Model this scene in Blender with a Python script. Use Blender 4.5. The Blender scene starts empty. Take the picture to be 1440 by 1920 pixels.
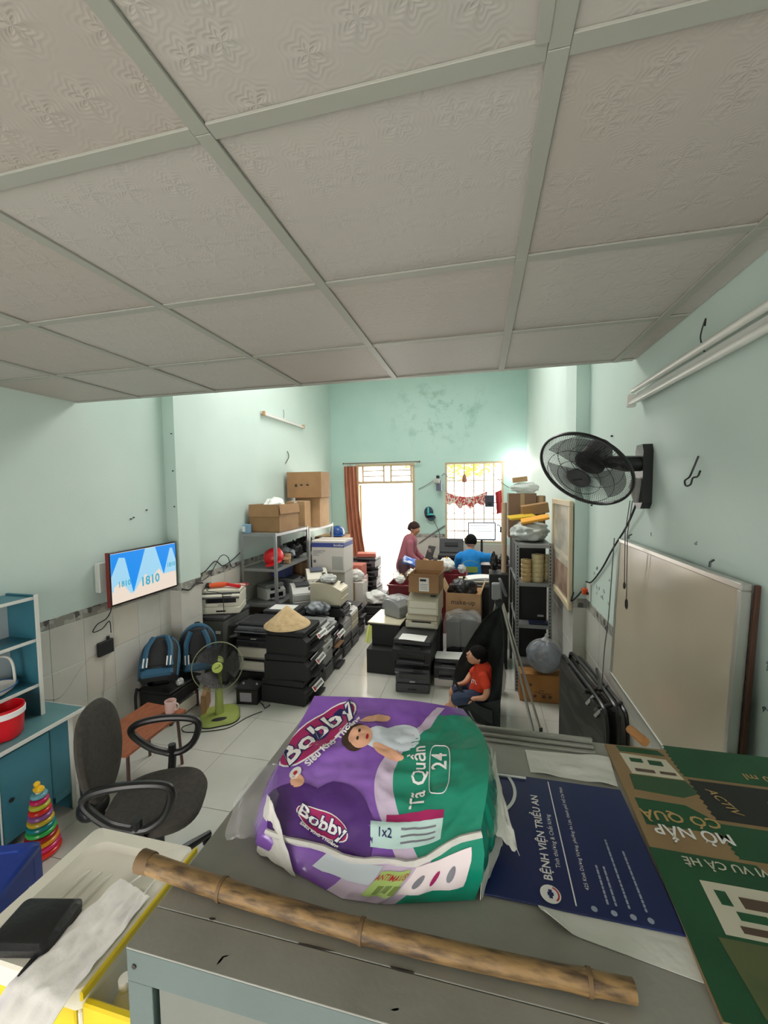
import bpy, bmesh, math, random
from mathutils import Vector, Matrix, noise
R = math.radians
S = bpy.context.scene
COL = S.collection
rnd = random.Random(7)
# ---------------------------------------------------------------- camera
cam = bpy.data.cameras.new('camera'); cam_o = bpy.data.objects.new('camera', cam); COL.objects.link(cam_o)
cam.sensor_fit = 'HORIZONTAL'; cam.sensor_width = 36; cam.lens = 768 * 36 / 1440; cam.clip_start = .02
YAW, PIT, ROL = R(13.28), R(3.28), R(-.77)
fw = Vector((-math.sin(YAW) * math.cos(PIT), math.cos(YAW) * math.cos(PIT), -math.sin(PIT)))
rt = Vector((math.cos(YAW), math.sin(YAW), 0)); up = rt.cross(fw)
r2 = rt * math.cos(ROL) + up * math.sin(ROL); u2 = up * math.cos(ROL) - rt * math.sin(ROL)
cam_o.matrix_world = Matrix(((r2.x, u2.x, -fw.x, 0), (r2.y, u2.y, -fw.y, 0), (r2.z, u2.z, -fw.z, 2.1), (0, 0, 0, 1)))
S.camera = cam_o
# ---------------------------------------------------------------- daylight: an overcast white sky, entering by door, window, added rear opening and added skylight
W = bpy.data.worlds.new('sky'); S.world = W; W.use_nodes = True
bg = W.node_tree.nodes['Background']; bg.inputs[0].default_value = (1, .95, .915, 1); bg.inputs[1].default_value = 13
def portal(name, loc, sx, sz, rot):
    l = bpy.data.lights.new(name, 'AREA'); l.shape = 'RECTANGLE'; l.size = sx; l.size_y = sz; l.energy = 1
    l.cycles.is_portal = True
    o = bpy.data.objects.new(name, l); COL.objects.link(o); o.location = loc; o.rotation_euler = rot
    return o
portal('daylight_door', (-1.88, 8.22, 1.3), 1.2, 2.6, (R(-90), 0, 0))
portal('daylight_window', (-.125, 8.22, 1.8), 1.1, 1.6, (R(-90), 0, 0))
portal('added_rear_daylight', (-.9, -1.82, 1.23), 1.5, 2.45, (R(90), 0, 0))  # unseen opening behind the camera, added to fill the foreground with light
portal('added_roof_daylight', (-1.1, 4.9, 4.72), 2.6, 1.6, (0, 0, 0))  # unseen roof opening, added to brighten the hall
vs = S.view_settings; vs.view_transform = 'Standard'; vs.look = 'None'; vs.exposure = -.5; vs.gamma = 1; vs.use_curve_mapping = False
try:
    S.cycles.max_bounces = 8; S.cycles.diffuse_bounces = 5; S.cycles.glossy_bounces = 3; S.cycles.transparent_max_bounces = 10
    S.cycles.sample_clamp_indirect = 6; S.cycles.caustics_reflective = False; S.cycles.caustics_refractive = False
except Exception: pass
# ---------------------------------------------------------------- materials
MATS = {}
def lin(c):
    return tuple((x / 255 / 12.92 if x / 255 <= .04045 else ((x / 255 + .055) / 1.055) ** 2.4) for x in c)
def M(key, rgb=None, rough=.5, metal=0, mix=None, bump=None, emit=0, alpha=1, coat=0, spec=.5, trans=0):
    """rgb in 0-255 sRGB; mix=(rgb2, scale, lo, hi, detail); bump=(scale, strength)"""
    if key in MATS: return MATS[key]
    m = bpy.data.materials.new(key); MATS[key] = m; m.use_nodes = True
    nt = m.node_tree; b = nt.nodes['Principled BSDF']; N = nt.nodes; L = nt.links
    c = lin(rgb) + (1,)
    b.inputs['Base Color'].default_value = c; b.inputs['Roughness'].default_value = rough; b.inputs['Metallic'].default_value = metal
    b.inputs['Coat Weight'].default_value = coat; b.inputs['Specular IOR Level'].default_value = spec
    b.inputs['Alpha'].default_value = alpha; b.inputs['Transmission Weight'].default_value = trans
    if emit:
        b.inputs['Emission Color'].default_value = c; b.inputs['Emission Strength'].default_value = emit
    tc = None
    if mix or bump: tc = N.new('ShaderNodeTexCoord')
    if mix:
        nz = N.new('ShaderNodeTexNoise'); nz.inputs['Scale'].default_value = mix[1]; nz.inputs['Detail'].default_value = mix[4] if len(mix) > 4 else 4
        L.new(tc.outputs['Object'], nz.inputs['Vector'])
        if len(mix) > 5:
            mp = N.new('ShaderNodeMapping'); mp.inputs['Scale'].default_value = mix[5]
            L.new(tc.outputs['Object'], mp.inputs['Vector']); L.new(mp.outputs[0], nz.inputs['Vector'])
        rp = N.new('ShaderNodeValToRGB'); rp.color_ramp.elements[0].position = mix[2]; rp.color_ramp.elements[1].position = mix[3]
        rp.color_ramp.elements[0].color = c; rp.color_ramp.elements[1].color = lin(mix[0]) + (1,)
        L.new(nz.outputs['Fac'], rp.inputs[0]); L.new(rp.outputs[0], b.inputs['Base Color'])
    if bump:
        n2 = N.new('ShaderNodeTexNoise'); n2.inputs['Scale'].default_value = bump[0]; n2.inputs['Detail'].default_value = 3
        bp = N.new('ShaderNodeBump'); bp.inputs['Strength'].default_value = bump[1]; bp.inputs['Distance'].default_value = .01
        L.new(tc.outputs['Object'], n2.inputs['Vector']); L.new(n2.outputs['Fac'], bp.inputs['Height']); L.new(bp.outputs[0], b.inputs['Normal'])
    return m
# ---------------------------------------------------------------- geometry helpers
class G:
    def __init__(s, M4=None): s.v = []; s.f = []; s.m = []; s.M = M4
    def add(s, vs, fs, m=0):
        n = len(s.v)
        s.v += [tuple(s.M @ Vector(p)) for p in vs] if s.M else [tuple(p) for p in vs]
        s.f += [tuple(i + n for i in f) for f in fs]; s.m += [m] * len(fs); return s
    def box(s, x0, x1, y0, y1, z0, z1, b=0, m=0):
        if not b:
            vs = [(x, y, z) for x in (x0, x1) for y in (y0, y1) for z in (z0, z1)]
            return s.add(vs, [(0, 1, 3, 2), (4, 6, 7, 5), (0, 4, 5, 1), (2, 3, 7, 6), (0, 2, 6, 4), (1, 5, 7, 3)], m)
        b = min(b, (x1 - x0) * .45, (y1 - y0) * .45, (z1 - z0) * .45)
        c = ((x0 + x1) / 2, (y0 + y1) / 2, (z0 + z1) / 2); h = ((x1 - x0) / 2, (y1 - y0) / 2, (z1 - z0) / 2)
        vs = []; idx = {}
        for sx in (-1, 1):
            for sy in (-1, 1):
                for sz in (-1, 1):
                    sg = (sx, sy, sz)
                    for a in range(3):
                        idx[sg, a] = len(vs)
                        vs.append([c[k] + sg[k] * (h[k] if k == a else h[k] - b) for k in range(3)])
        fs = []
        for a in range(3):
            o1, o2 = [k for k in range(3) if k != a]
            for sa in (-1, 1):
                q = []
                for (p, r) in ((-1, -1), (1, -1), (1, 1), (-1, 1)):
                    sg = [0, 0, 0]; sg[a] = sa; sg[o1] = p; sg[o2] = r; q.append(idx[tuple(sg), a])
                fs.append(tuple(q))
            for p in (-1, 1):
                for r in (-1, 1):
                    lo = [0, 0, 0]; lo[a] = -1; lo[o1] = p; lo[o2] = r; hi = list(lo); hi[a] = 1
                    fs.append((idx[tuple(lo), o1], idx[tuple(hi), o1], idx[tuple(hi), o2], idx[tuple(lo), o2]))
        for sx in (-1, 1):
            for sy in (-1, 1):
                for sz in (-1, 1): fs.append(tuple(idx[(sx, sy, sz), a] for a in range(3)))
        return s.add(vs, fs, m)
    def prism(s, poly, lo, hi, axis='z', m=0):
        mp = {'z': lambda a, b, h: (a, b, h), 'y': lambda a, b, h: (a, h, b), 'x': lambda a, b, h: (h, a, b)}[axis]
        n = len(poly); vs = [mp(a, b, lo) for a, b in poly] + [mp(a, b, hi) for a, b in poly]
        return s.add(vs, [tuple(range(n)), tuple(range(2 * n - 1, n - 1, -1))] + [(i, (i + 1) % n, n + (i + 1) % n, n + i) for i in range(n)], m)
    def tube(s, pts, r, n=8, closed=False, m=0, cap=True):
        pts = [Vector(p) for p in pts]; k = len(pts); rs = r if isinstance(r, (list, tuple)) else [r] * k
        vs = []; nrm = None
        for i in range(k):
            if closed: t = pts[(i + 1) % k] - pts[i - 1]
            else: t = pts[min(i + 1, k - 1)] - pts[max(i - 1, 0)]
            t = t.normalized() if t.length > 1e-9 else Vector((0, 0, 1))
            if nrm is None:
                nrm = t.orthogonal().normalized()
            else:
                nrm = nrm - t * nrm.dot(t)
                nrm = nrm.normalized() if nrm.length > 1e-6 else t.orthogonal().normalized()
            b = t.cross(nrm)
            for j in range(n):
                a = 2 * math.pi * j / n; vs.append(pts[i] + (nrm * math.cos(a) + b * math.sin(a)) * rs[i])
        fs = []
        for i in range(k if closed else k - 1):
            for j in range(n):
                a, b2 = i * n + j, i * n + (j + 1) % n; c, d = ((i + 1) % k) * n + (j + 1) % n, ((i + 1) % k) * n + j
                fs.append((a, b2, c, d))
        if cap and not closed: fs += [tuple(range(n))[::-1], tuple(range((k - 1) * n, k * n))]
        return s.add(vs, fs, m)
    def cyl(s, p0, p1, r0, r1=None, n=16, m=0): return s.tube([p0, p1], [r0, r0 if r1 is None else r1], n, m=m)
    def lathe(s, prof, n=24, c=(0, 0, 0), m=0, sx=1, sy=1, a0=0, a1=2 * math.pi):
        full = abs(a1 - a0 - 2 * math.pi) < 1e-6; k = n if full else n + 1; vs = []
        for r, z in prof:
            for j in range(k):
                a = a0 + (a1 - a0) * j / n; vs.append((c[0] + r * math.cos(a) * sx, c[1] + r * math.sin(a) * sy, c[2] + z))
        fs = []
        for i in range(len(prof) - 1):
            for j in range(n): fs.append((i * k + j, i * k + (j + 1) % k, (i + 1) * k + (j + 1) % k, (i + 1) * k + j))
        return s.add(vs, fs, m)
    def grid(s, f, nu, nv, wu=False, wv=False, m=0):
        ku = nu if wu else nu + 1; kv = nv if wv else nv + 1
        vs = [f(i / nu, j / nv) for i in range(ku) for j in range(kv)]
        fs = [(i * kv + j, ((i + 1) % ku) * kv + j, ((i + 1) % ku) * kv + (j + 1) % kv, i * kv + (j + 1) % kv) for i in range(nu) for j in range(nv)]
        return s.add(vs, fs, m)
    def slab(s, f, nu, nv, t, m=0):
        P = [[Vector(f(i / nu, j / nv)) for j in range(nv + 1)] for i in range(nu + 1)]
        def nn(i, j):
            a = P[min(i + 1, nu)][j] - P[max(i - 1, 0)][j]; b = P[i][min(j + 1, nv)] - P[i][max(j - 1, 0)]
            q = a.cross(b); return q.normalized() if q.length > 1e-12 else Vector((0, 0, 1))
        kv = nv + 1; top = [P[i][j] for i in range(nu + 1) for j in range(kv)]; bot = [P[i][j] - nn(i, j) * t for i in range(nu + 1) for j in range(kv)]
        n = len(top); fs = []
        for i in range(nu):
            for j in range(nv):
                q = (i * kv + j, (i + 1) * kv + j, (i + 1) * kv + j + 1, i * kv + j + 1); fs.append(q); fs.append(tuple(n + x for x in q[::-1]))
        for i in range(nu): fs.append((i * kv, n + i * kv, n + (i + 1) * kv, (i + 1) * kv)); fs.append((i * kv + nv, (i + 1) * kv + nv, n + (i + 1) * kv + nv, n + i * kv + nv))
        for j in range(nv): fs.append((j, j + 1, n + j + 1, n + j)); e = nu * kv; fs.append((e + j, n + e + j, n + e + j + 1, e + j + 1))
        return s.add(top + bot, fs, m)
    def ell(s, c, r, nu=16, nv=10, m=0, f=None):
        def g(u, v):
            a = 2 * math.pi * u; t = math.pi * (v * .998 + .001); d = Vector((math.sin(t) * math.cos(a), math.sin(t) * math.sin(a), math.cos(t)))
            k = f(d) if f else 1
            return (c[0] + d.x * r[0] * k, c[1] + d.y * r[1] * k, c[2] + d.z * r[2] * k)
        return s.grid(g, nu, nv, wu=True, m=m)
    def blob(s, c, r, amp=.15, fr=2.2, seed=0, nu=26, nv=16, m=0, flat=None):
        o = Vector((seed * 7.1, seed * 3.3, seed))
        def f(d): return 1 + amp * noise.noise(d * fr + o) + amp * .6 * abs(noise.noise(d * fr * 2.7 + o))
        s.ell(c, r, nu, nv, m, f)
        if flat is not None:
            i0 = len(s.v) - nu * (nv + 1)
            for i in range(i0, len(s.v)):
                p = list(s.v[i]);
                if p[2] < flat: p[2] = flat
                s.v[i] = tuple(p)
        return s
    def txt(s, body, size, mp, m=0, align='CENTER', bold=0):
        vs, fs = text2d(body, align, bold)
        return s.add([mp(x * size, y * size) for x, y in vs], fs, m)
    def poly(s, pts, m=0): return s.add(pts, [tuple(range(len(pts)))], m)
    def build(s, name, mats, parent=None, sm=35, loc=None, rot=None, weld=False):
        me = bpy.data.meshes.new(name); me.from_pydata(s.v, [], s.f)
        for mt in (mats if isinstance(mats, (list, tuple)) else [mats]): me.materials.append(mt)
        for p, k in zip(me.polygons, s.m): p.material_index = k
        bm = bmesh.new(); bm.from_mesh(me)
        if weld: bmesh.ops.remove_doubles(bm, verts=bm.verts, dist=1e-5)
        bmesh.ops.recalc_face_normals(bm, faces=bm.faces); bm.to_mesh(me); bm.free()
        if sm:
            for p in me.polygons: p.use_smooth = True
            me.set_sharp_from_angle(angle=R(sm))
        o = bpy.data.objects.new(name, me); COL.objects.link(o)
        if parent: o.parent = parent
        if loc: o.location = loc
        if rot: o.rotation_euler = rot
        return o
_T = {}
def text2d(body, align='CENTER', bold=0):
    k = (body, align, bold)
    if k in _T: return _T[k]
    cu = bpy.data.curves.new('t', 'FONT'); cu.body = body; cu.align_x = align; cu.align_y = 'CENTER'; cu.offset = bold; cu.resolution_u = 2
    o = bpy.data.objects.new('t', cu); COL.objects.link(o); dg = bpy.context.evaluated_depsgraph_get()
    me = o.evaluated_get(dg).to_mesh()
    _T[k] = ([(v.co.x, v.co.y) for v in me.vertices], [tuple(p.vertices) for p in me.polygons])
    o.evaluated_get(dg).to_mesh_clear(); bpy.data.objects.remove(o); bpy.data.curves.remove(cu)
    return _T[k]
def tag(o, label=None, cat=None, group=None, kind=None):
    if label: o['label'] = label
    if cat: o['category'] = cat
    if group: o['group'] = group
    if kind: o['kind'] = kind
    return o
def thing(name, label, cat, loc=(0, 0, 0), rz=0, group=None, rot=None):
    o = bpy.data.objects.new(name, None); COL.objects.link(o); o.empty_display_size = .05
    o.location = loc; o.rotation_euler = rot or (0, 0, R(rz)); return tag(o, label, cat, group)
def one(name, g, mats, label, cat, loc=(0, 0, 0), rz=0, group=None, sm=35, rot=None):
    return tag(g.build(name, mats, None, sm, loc, rot or (0, 0, R(rz))), label, cat, group)
def struct(name, g, mats, sm=35): return tag(g.build(name, mats, None, sm), kind='structure')
def mp(o, ux, uy):
    o, ux, uy = Vector(o), Vector(ux), Vector(uy); return lambda a, b: o + ux * a + uy * b
def dup(o, parent=None):
    c = o.copy(); COL.objects.link(c); c.parent = parent
    for ch in list(o.children): dup(ch, c)
    return c
def wave(pts, n=8):
    """Catmull-Rom through pts"""
    P = [Vector(p) for p in pts]; P = [P[0] * 2 - P[1]] + P + [P[-1] * 2 - P[-2]]; out = []
    for i in range(1, len(P) - 2):
        for k in range(n):
            t = k / n; a, b, c, d = P[i - 1:i + 3]
            out.append(.5 * ((2 * b) + (c - a) * t + (2 * a - 5 * b + 4 * c - d) * t * t + (3 * b - a - 3 * c + d) * t ** 3))
    return out + [P[-2]]
# ================================================================ THE ROOM
XL, XR, YB, YF, ZC, ZT = -3.03, .835, 8.1, -1.7, 2.79, 4.6
mint = M('mint_wall_paint', (194, 212, 205), .6, mix=((203, 219, 213), 1.3, .3, .7, 5), bump=(60, .06))
mint_b = M('mint_wall_paint_stained', (180, 213, 204), .6, mix=((190, 219, 211), 1.3, .3, .7, 5), bump=(60, .06))
def stain(m):
    nt = m.node_tree; N = nt.nodes; L = nt.links; b = N['Principled BSDF']
    src = b.inputs['Base Color'].links[0].from_socket
    tc = N.new('ShaderNodeTexCoord'); sub = N.new('ShaderNodeVectorMath'); sub.operation = 'SUBTRACT'; sub.inputs[1].default_value = (-.75, 8.1, 3.55)
    L.new(tc.outputs['Object'], sub.inputs[0]); sc = N.new('ShaderNodeVectorMath'); sc.operation = 'MULTIPLY'; sc.inputs[1].default_value = (.85, 1, 1.1); L.new(sub.outputs[0], sc.inputs[0])
    ln = N.new('ShaderNodeVectorMath'); ln.operation = 'LENGTH'; L.new(sc.outputs[0], ln.inputs[0])
    nz = N.new('ShaderNodeTexNoise'); nz.inputs['Scale'].default_value = 3.2; nz.inputs['Detail'].default_value = 8; nz.inputs['Roughness'].default_value = .7; L.new(tc.outputs['Object'], nz.inputs['Vector'])
    a = N.new('ShaderNodeMapRange'); a.inputs[1].default_value = .2; a.inputs[2].default_value = 1.0; a.inputs[3].default_value = 1; a.inputs[4].default_value = 0; L.new(ln.outputs['Value'], a.inputs[0])
    c = N.new('ShaderNodeMapRange'); c.inputs[1].default_value = .5; c.inputs[2].default_value = .68; L.new(nz.outputs['Fac'], c.inputs[0])
    mu = N.new('ShaderNodeMath'); mu.operation = 'MULTIPLY'; L.new(a.outputs[0], mu.inputs[0]); L.new(c.outputs[0], mu.inputs[1])
    mx = N.new('ShaderNodeMix'); mx.data_type = 'RGBA'; L.new(mu.outputs[0], mx.inputs[0]); L.new(src, mx.inputs[6]); mx.inputs[7].default_value = lin((120, 170, 150)) + (1,)
    L.new(mx.outputs[2], b.inputs['Base Color'])
stain(mint_b)
tile_w = M('cream_wall_tile', (205, 203, 196), .22, mix=((190, 187, 180), 2.5, .35, .75, 5))
tile_w2 = M('cream_wall_tile_warm', (207, 201, 190), .22, mix=((192, 186, 176), 2.5, .35, .75, 5))
grout = M('grey_grout', (120, 116, 108), .8)
tile_f = M('pale_floor_tile', (200, 199, 190), .12, mix=((188, 187, 178), 2, .35, .7, 5))
def border_mat():
    m = M('grey_border_tile', (150, 148, 142), .3); nt = m.node_tree; N = nt.nodes; L = nt.links
    tc = N.new('ShaderNodeTexCoord'); v = N.new('ShaderNodeTexVoronoi'); v.distance = 'CHEBYCHEV'; v.inputs['Scale'].default_value = 26; v.inputs['Randomness'].default_value = .7
    L.new(tc.outputs['Object'], v.inputs['Vector']); r = N.new('ShaderNodeValToRGB'); r.color_ramp.interpolation = 'CONSTANT'
    e = r.color_ramp.elements; e[0].color = lin((168, 166, 160)) + (1,); e[1].position = .45; e[1].color = lin((140, 138, 132)) + (1,)
    x = r.color_ramp.elements.new(.85); x.color = lin((85, 84, 82)) + (1,)
    sp = N.new('ShaderNodeSeparateColor'); L.new(v.outputs['Color'], sp.inputs[0]); L.new(sp.outputs[0], r.inputs[0]); L.new(r.outputs[0], N['Principled BSDF'].inputs['Base Color'])
    return m
border = border_mat()
# floor and its tiles
g = G().box(XL - .1, XR + .1, YF, YB + .1, -.06, -.003); floor = struct('floor', g, grout, 0)
T_ = .515; xs0 = -2.015 - 2 * T_; ys0 = 2.774 - 9 * T_; me_tile = None
xs = [XL] + [x for x in [xs0 + i * T_ for i in range(12)] if XL + .05 < x < XR - .05] + [XR]
ys = [YF] + [y for y in [ys0 + i * T_ for i in range(24)] if YF + .05 < y < YB] + [YB + .1]
for i in range(len(xs) - 1):
    for j in range(len(ys) - 1):
        G().box(xs[i] + .0015, xs[i + 1] - .0015, ys[j] + .0015, ys[j + 1] - .0015, -.003, 0, .0008).build('floor_tile', tile_f, floor, 0)
def cell_wall(name, us, vs_, holes, lo, hi, axis, mat):
    """a wall as one body: cells between us x vs_, without those in holes"""
    nu, nv = len(us), len(vs_); on = {(i, j) for i in range(nu - 1) for j in range(nv - 1)} - set(holes)
    f3 = {'y': lambda a, b, h: (a, h, b), 'x': lambda a, b, h: (h, a, b), 'z': lambda a, b, h: (a, b, h)}[axis]
    g = G(); vs = [f3(us[i], vs_[j], h) for h in (lo, hi) for i in range(nu) for j in range(nv)]; n = nu * nv; k = lambda i, j: i * nv + j; fs = []
    for (i, j) in on:
        q = (k(i, j), k(i + 1, j), k(i + 1, j + 1), k(i, j + 1)); fs += [q, tuple(n + x for x in q[::-1])]
        for (di, dj, a, b) in ((-1, 0, 0, 3), (1, 0, 1, 2), (0, -1, 0, 1), (0, 1, 3, 2)):
            if (i + di, j + dj) not in on: fs.append((q[a], q[b], n + q[b], n + q[a]))
    g.add(vs, fs); return struct(name, g, mat, 0)
DX0, DX1, DZ = -2.49, -1.275, 2.6
WX0, WX1, WZ0, WZ1 = -.675, .425, 1.02, 2.59
wall_left = struct('wall_left', G().box(XL - .1, XL, YF, YB + .1, 0, ZT), mint, 0)
wall_right = struct('wall_right', G().box(XR, XR + .1, YF, YB + .1, 0, ZT), mint, 0)
wall_back = cell_wall('wall_back', [XL, DX0, DX1, WX0, WX1, XR], [0, WZ0, WZ1, DZ, ZT], [(1, 0), (1, 1), (1, 2), (3, 1)], YB, YB + .1, 'y', mint_b)
wall_front = cell_wall('wall_front', [XL, -1.65, -.15, XR], [0, 2.45, ZC + .1], [(1, 0)], YF - .1, YF, 'y', mint)  # the opening in this unseen wall is added to let fill light in
struct('wall_upper', G().box(XL, XR, 2.47, 2.56, ZC + .03, ZT), mint, 0)
ceil_w = M('white_ceiling_paint', (225, 228, 222), .8)
cell_wall('ceiling.001', [XL, -2.4, .2, XR], [2.5, 4.1, 5.7, YB + .1], [(1, 1)], ZT, ZT + .08, 'z', ceil_w)  # skylight hole added out of view for more light in the hall
# wall tiles: four rows and a printed border course on each long wall and the back wall
ZS = [0, .137, .463, .789, 1.115, 1.19]
def clad(wall, a0, a1, first, w, put, skip=()):
    c = [a0] + [x for x in [first + i * w for i in range(-40, 60)] if a0 + .02 < x < a1 - .02] + [a1]
    for i in range(len(c) - 1):
        for j in range(5):
            if any(c[i + 1] > s0 + .01 and c[i] < s1 - .01 and ZS[j + 1] > z0 + .01 for s0, s1, z0 in skip):
                continue
            m = border if j == 4 else (tile_w if (i * 3 + j) % 4 else tile_w2)
            put(c[i] + .001, c[i + 1] - .001, ZS[j] + .001, ZS[j + 1] - .001, m, 'border_tile' if j == 4 else 'wall_tile')
def gbox(*a): return G().box(*a, .001)
PL = (3.45, 3.75); PR = (3.55, 3.95)
for a, b in ((1.0, PL[0]), (PL[1], YB)):
    clad(wall_left, a, b, 2.266, .26, lambda p, q, z0, z1, m, n: gbox(XL, XL + .006, p, q, z0, z1).build(n, m, wall_left, 0))
for a, b in ((.9, PR[0]), (PR[1], YB)):
    clad(wall_right, a, b, 3.42, .26, lambda p, q, z0, z1, m, n: gbox(XR - .006, XR, p, q, z0, z1).build(n, m, wall_right, 0))
for a, b in ((XL + .006, DX0), (DX1, WX0)):
    clad(wall_back, a, b, -2.8, .26, lambda p, q, z0, z1, m, n: gbox(p, q, YB - .006, YB, z0, z1).build(n, m, wall_back, 0))
clad(wall_back, WX0, XR - .006, -.675, .26, lambda p, q, z0, z1, m, n: gbox(p, q, YB - .006, YB, z0, min(z1, 1.0)).build(n, m, wall_back, 0) if z0 < .99 else None)
# pillars with their own tiled foot
def pillar(name, x0, x1, y0, y1, side):
    p = struct(name, G().box(x0, x1, y0, y1, 0, ZT), mint, 0)
    for j in range(5):
        m = border if j == 4 else tile_w; n = 'border_tile' if j == 4 else 'wall_tile'
        gbox(x0, x1, y0 - .006, y0, ZS[j] + .001, ZS[j + 1] - .001).build(n, m, p, 0)
        if side > 0: gbox(x1, x1 + .006, y0 - .006, y1, ZS[j] + .001, ZS[j + 1] - .001).build(n, m, p, 0)
        else: gbox(x0 - .006, x0, y0 - .006, y1, ZS[j] + .001, ZS[j + 1] - .001).build(n, m, p, 0)
    return p
pillar('wall_pillar_left', XL, -2.9, PL[0], PL[1], 1)
pillar('wall_pillar_right', .738, XR, PR[0], PR[1], -1)
# hung ceiling: embossed panels on flat battens
def panel_mat(key, tint):
    m = M(key, tint, .55); nt = m.node_tree; N = nt.nodes; L = nt.links; b = N['Principled BSDF']
    tc = N.new('ShaderNodeTexCoord'); vo = N.new('ShaderNodeTexVoronoi'); vo.inputs['Scale'].default_value = 10; vo.inputs['Randomness'].default_value = .55; vo.voronoi_dimensions = '2D'
    L.new(tc.outputs['Object'], vo.inputs['Vector'])
    sc = N.new('ShaderNodeVectorMath'); sc.operation = 'SUBTRACT'; L.new(tc.outputs['Object'], sc.inputs[0]); L.new(vo.outputs['Position'], sc.inputs[1])
    sx = N.new('ShaderNodeSeparateXYZ'); L.new(sc.outputs[0], sx.inputs[0])
    at = N.new('ShaderNodeMath'); at.operation = 'ARCTAN2'; L.new(sx.outputs[1], at.inputs[0]); L.new(sx.outputs[0], at.inputs[1])
    def mth(op, a, v=None, w=None):
        n = N.new('ShaderNodeMath'); n.operation = op
        for i, q in enumerate((a, v, w)):
            if q is None: continue
            if isinstance(q, (int, float)): n.inputs[i].default_value = q
            else: L.new(q, n.inputs[i])
        return n.outputs[0]
    d = vo.outputs['Distance']
    pet = mth('COSINE', mth('MULTIPLY', at.outputs[0], 6))
    rings = mth('SINE', mth('MULTIPLY', mth('ADD', d, mth('MULTIPLY', pet, .05)), 60))
    fade = mth('MAXIMUM', mth('SUBTRACT', 1, mth('MULTIPLY', d, 1.7)), 0)
    h = mth('MULTIPLY', mth('ADD', mth('MULTIPLY', rings, .35), mth('MULTIPLY', pet, .8)), fade)
    edge = mth('GREATER_THAN', .5, d); h = mth('ADD', h, mth('MULTIPLY', edge, .7))
    bp = N.new('ShaderNodeBump'); bp.inputs['Strength'].default_value = .28; bp.inputs['Distance'].default_value = .004
    L.new(h, bp.inputs['Height']); L.new(bp.outputs[0], b.inputs['Normal']); return m
pan_a = panel_mat('embossed_ceiling_panel', (190, 184, 179)); pan_b = panel_mat('embossed_ceiling_panel_warm', (185, 176, 170))
bat = M('grey_ceiling_batten', (168, 168, 160), .5)
cx = [XL, -2.44, -1.80, -1.16, -.522, .12, .735, XR]; cy = [YF, -1.1, -.5, .115, .73, 1.345, 1.96, 2.57]
ceiling = struct('ceiling', G().box(XL, XR, YF, 2.57, ZC + .014, ZC + .03), M('dark_ceiling_void', (70, 68, 64), .9), 0)
for i in range(7):
    for j in range(7):
        dz = rnd.uniform(0, .0025)
        G().box(cx[i] + .002, cx[i + 1] - .002, cy[j] + .002, cy[j + 1] - .002, ZC + .002 + dz, ZC + .012, .001).build('ceiling_panel', pan_a if (i + j) % 3 else pan_b, ceiling, 0)
for x in cx[1:-1]:
    for j in range(7): G().box(x - .017, x + .017, cy[j] + .0005, cy[j + 1] - .0005, ZC - .005, ZC + .002, .001).build('ceiling_batten', bat, ceiling, 0)
for j, y in enumerate(cy[1:]):
    yy = y - .018 if j == 6 else y
    for i in range(7): G().box(cx[i] + .0175, cx[i + 1] - .0175, yy - .017, yy + .017, ZC - .004, ZC + .002, .001).build('ceiling_batten', bat, ceiling, 0)
G().box(.083, .104, cy[3], cy[4] - .015, ZC - .007, ZC, .001).build('ceiling_batten', bat, ceiling, 0)
# outdoors: bright yard beyond the door, a made-up rear yard outside the added opening
struct('ground_yard', G().box(-9, 7, YB + .1, 16, -.1, -.02), M('bright_concrete_yard', (225, 222, 214), .8), 0)
struct('ground_rear', G().box(-6, 4, -7, YF, -.1, -.02), M('bright_concrete_yard', (225, 222, 214), .8), 0)
# ================================================================ FOREGROUND: steel cabinet and what lies on it
white = M('white_plastic', (222, 221, 214), .4); black = M('black_plastic', (22, 22, 24), .4); black_m = M('matt_black_plastic', (26, 26, 27), .65)
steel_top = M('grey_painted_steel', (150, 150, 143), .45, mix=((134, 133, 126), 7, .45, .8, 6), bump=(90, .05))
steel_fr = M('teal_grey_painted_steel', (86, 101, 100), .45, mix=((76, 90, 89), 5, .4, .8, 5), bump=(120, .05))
steel_dr = M('pale_grey_painted_steel', (108, 112, 106), .45, mix=((100, 104, 98), 6, .4, .8, 5))
rust = M('dark_rust_mark', (52, 44, 40), .8)
CZ = 1.6
c = thing('steel_cabinet', 'tall grey-green steel cabinet with a scuffed flat top in the foreground', 'cabinet', (-.38, .345, 0))
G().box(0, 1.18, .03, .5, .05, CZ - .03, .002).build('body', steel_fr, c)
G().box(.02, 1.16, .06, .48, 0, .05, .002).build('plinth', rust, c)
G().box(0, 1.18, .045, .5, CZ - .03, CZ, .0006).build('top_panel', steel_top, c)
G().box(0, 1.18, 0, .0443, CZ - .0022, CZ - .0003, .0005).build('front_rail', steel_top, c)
fr = G().box(0, 1.18, 0, .03, CZ - .039, CZ - .0022, .0006).build('top_frame', steel_fr, c)
G().box(0, .032, 0, .03, .05, CZ - .039, .0006).build('side_frame', steel_fr, c)
G().box(1.148, 1.18, 0, .03, .05, CZ - .039, .0006).build('side_frame', steel_fr, c)
for i, (a, b) in enumerate(((.0355, .588), (.592, 1.1445))):
    d = G().box(a, b, .004, .026, .06, CZ - .0425, .002).build('door', steel_dr, c)
    G().box((b - .05) if i == 0 else a + .03, (b - .03) if i == 0 else a + .05, -.012, .004, .85, .97, .003).build('handle', M('chrome', (190, 190, 190), .2, 1), d)
G().cyl((.01, -.001, CZ - .02), (.01, .002, CZ - .02), .0028).build('screw', rust, c)
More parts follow.
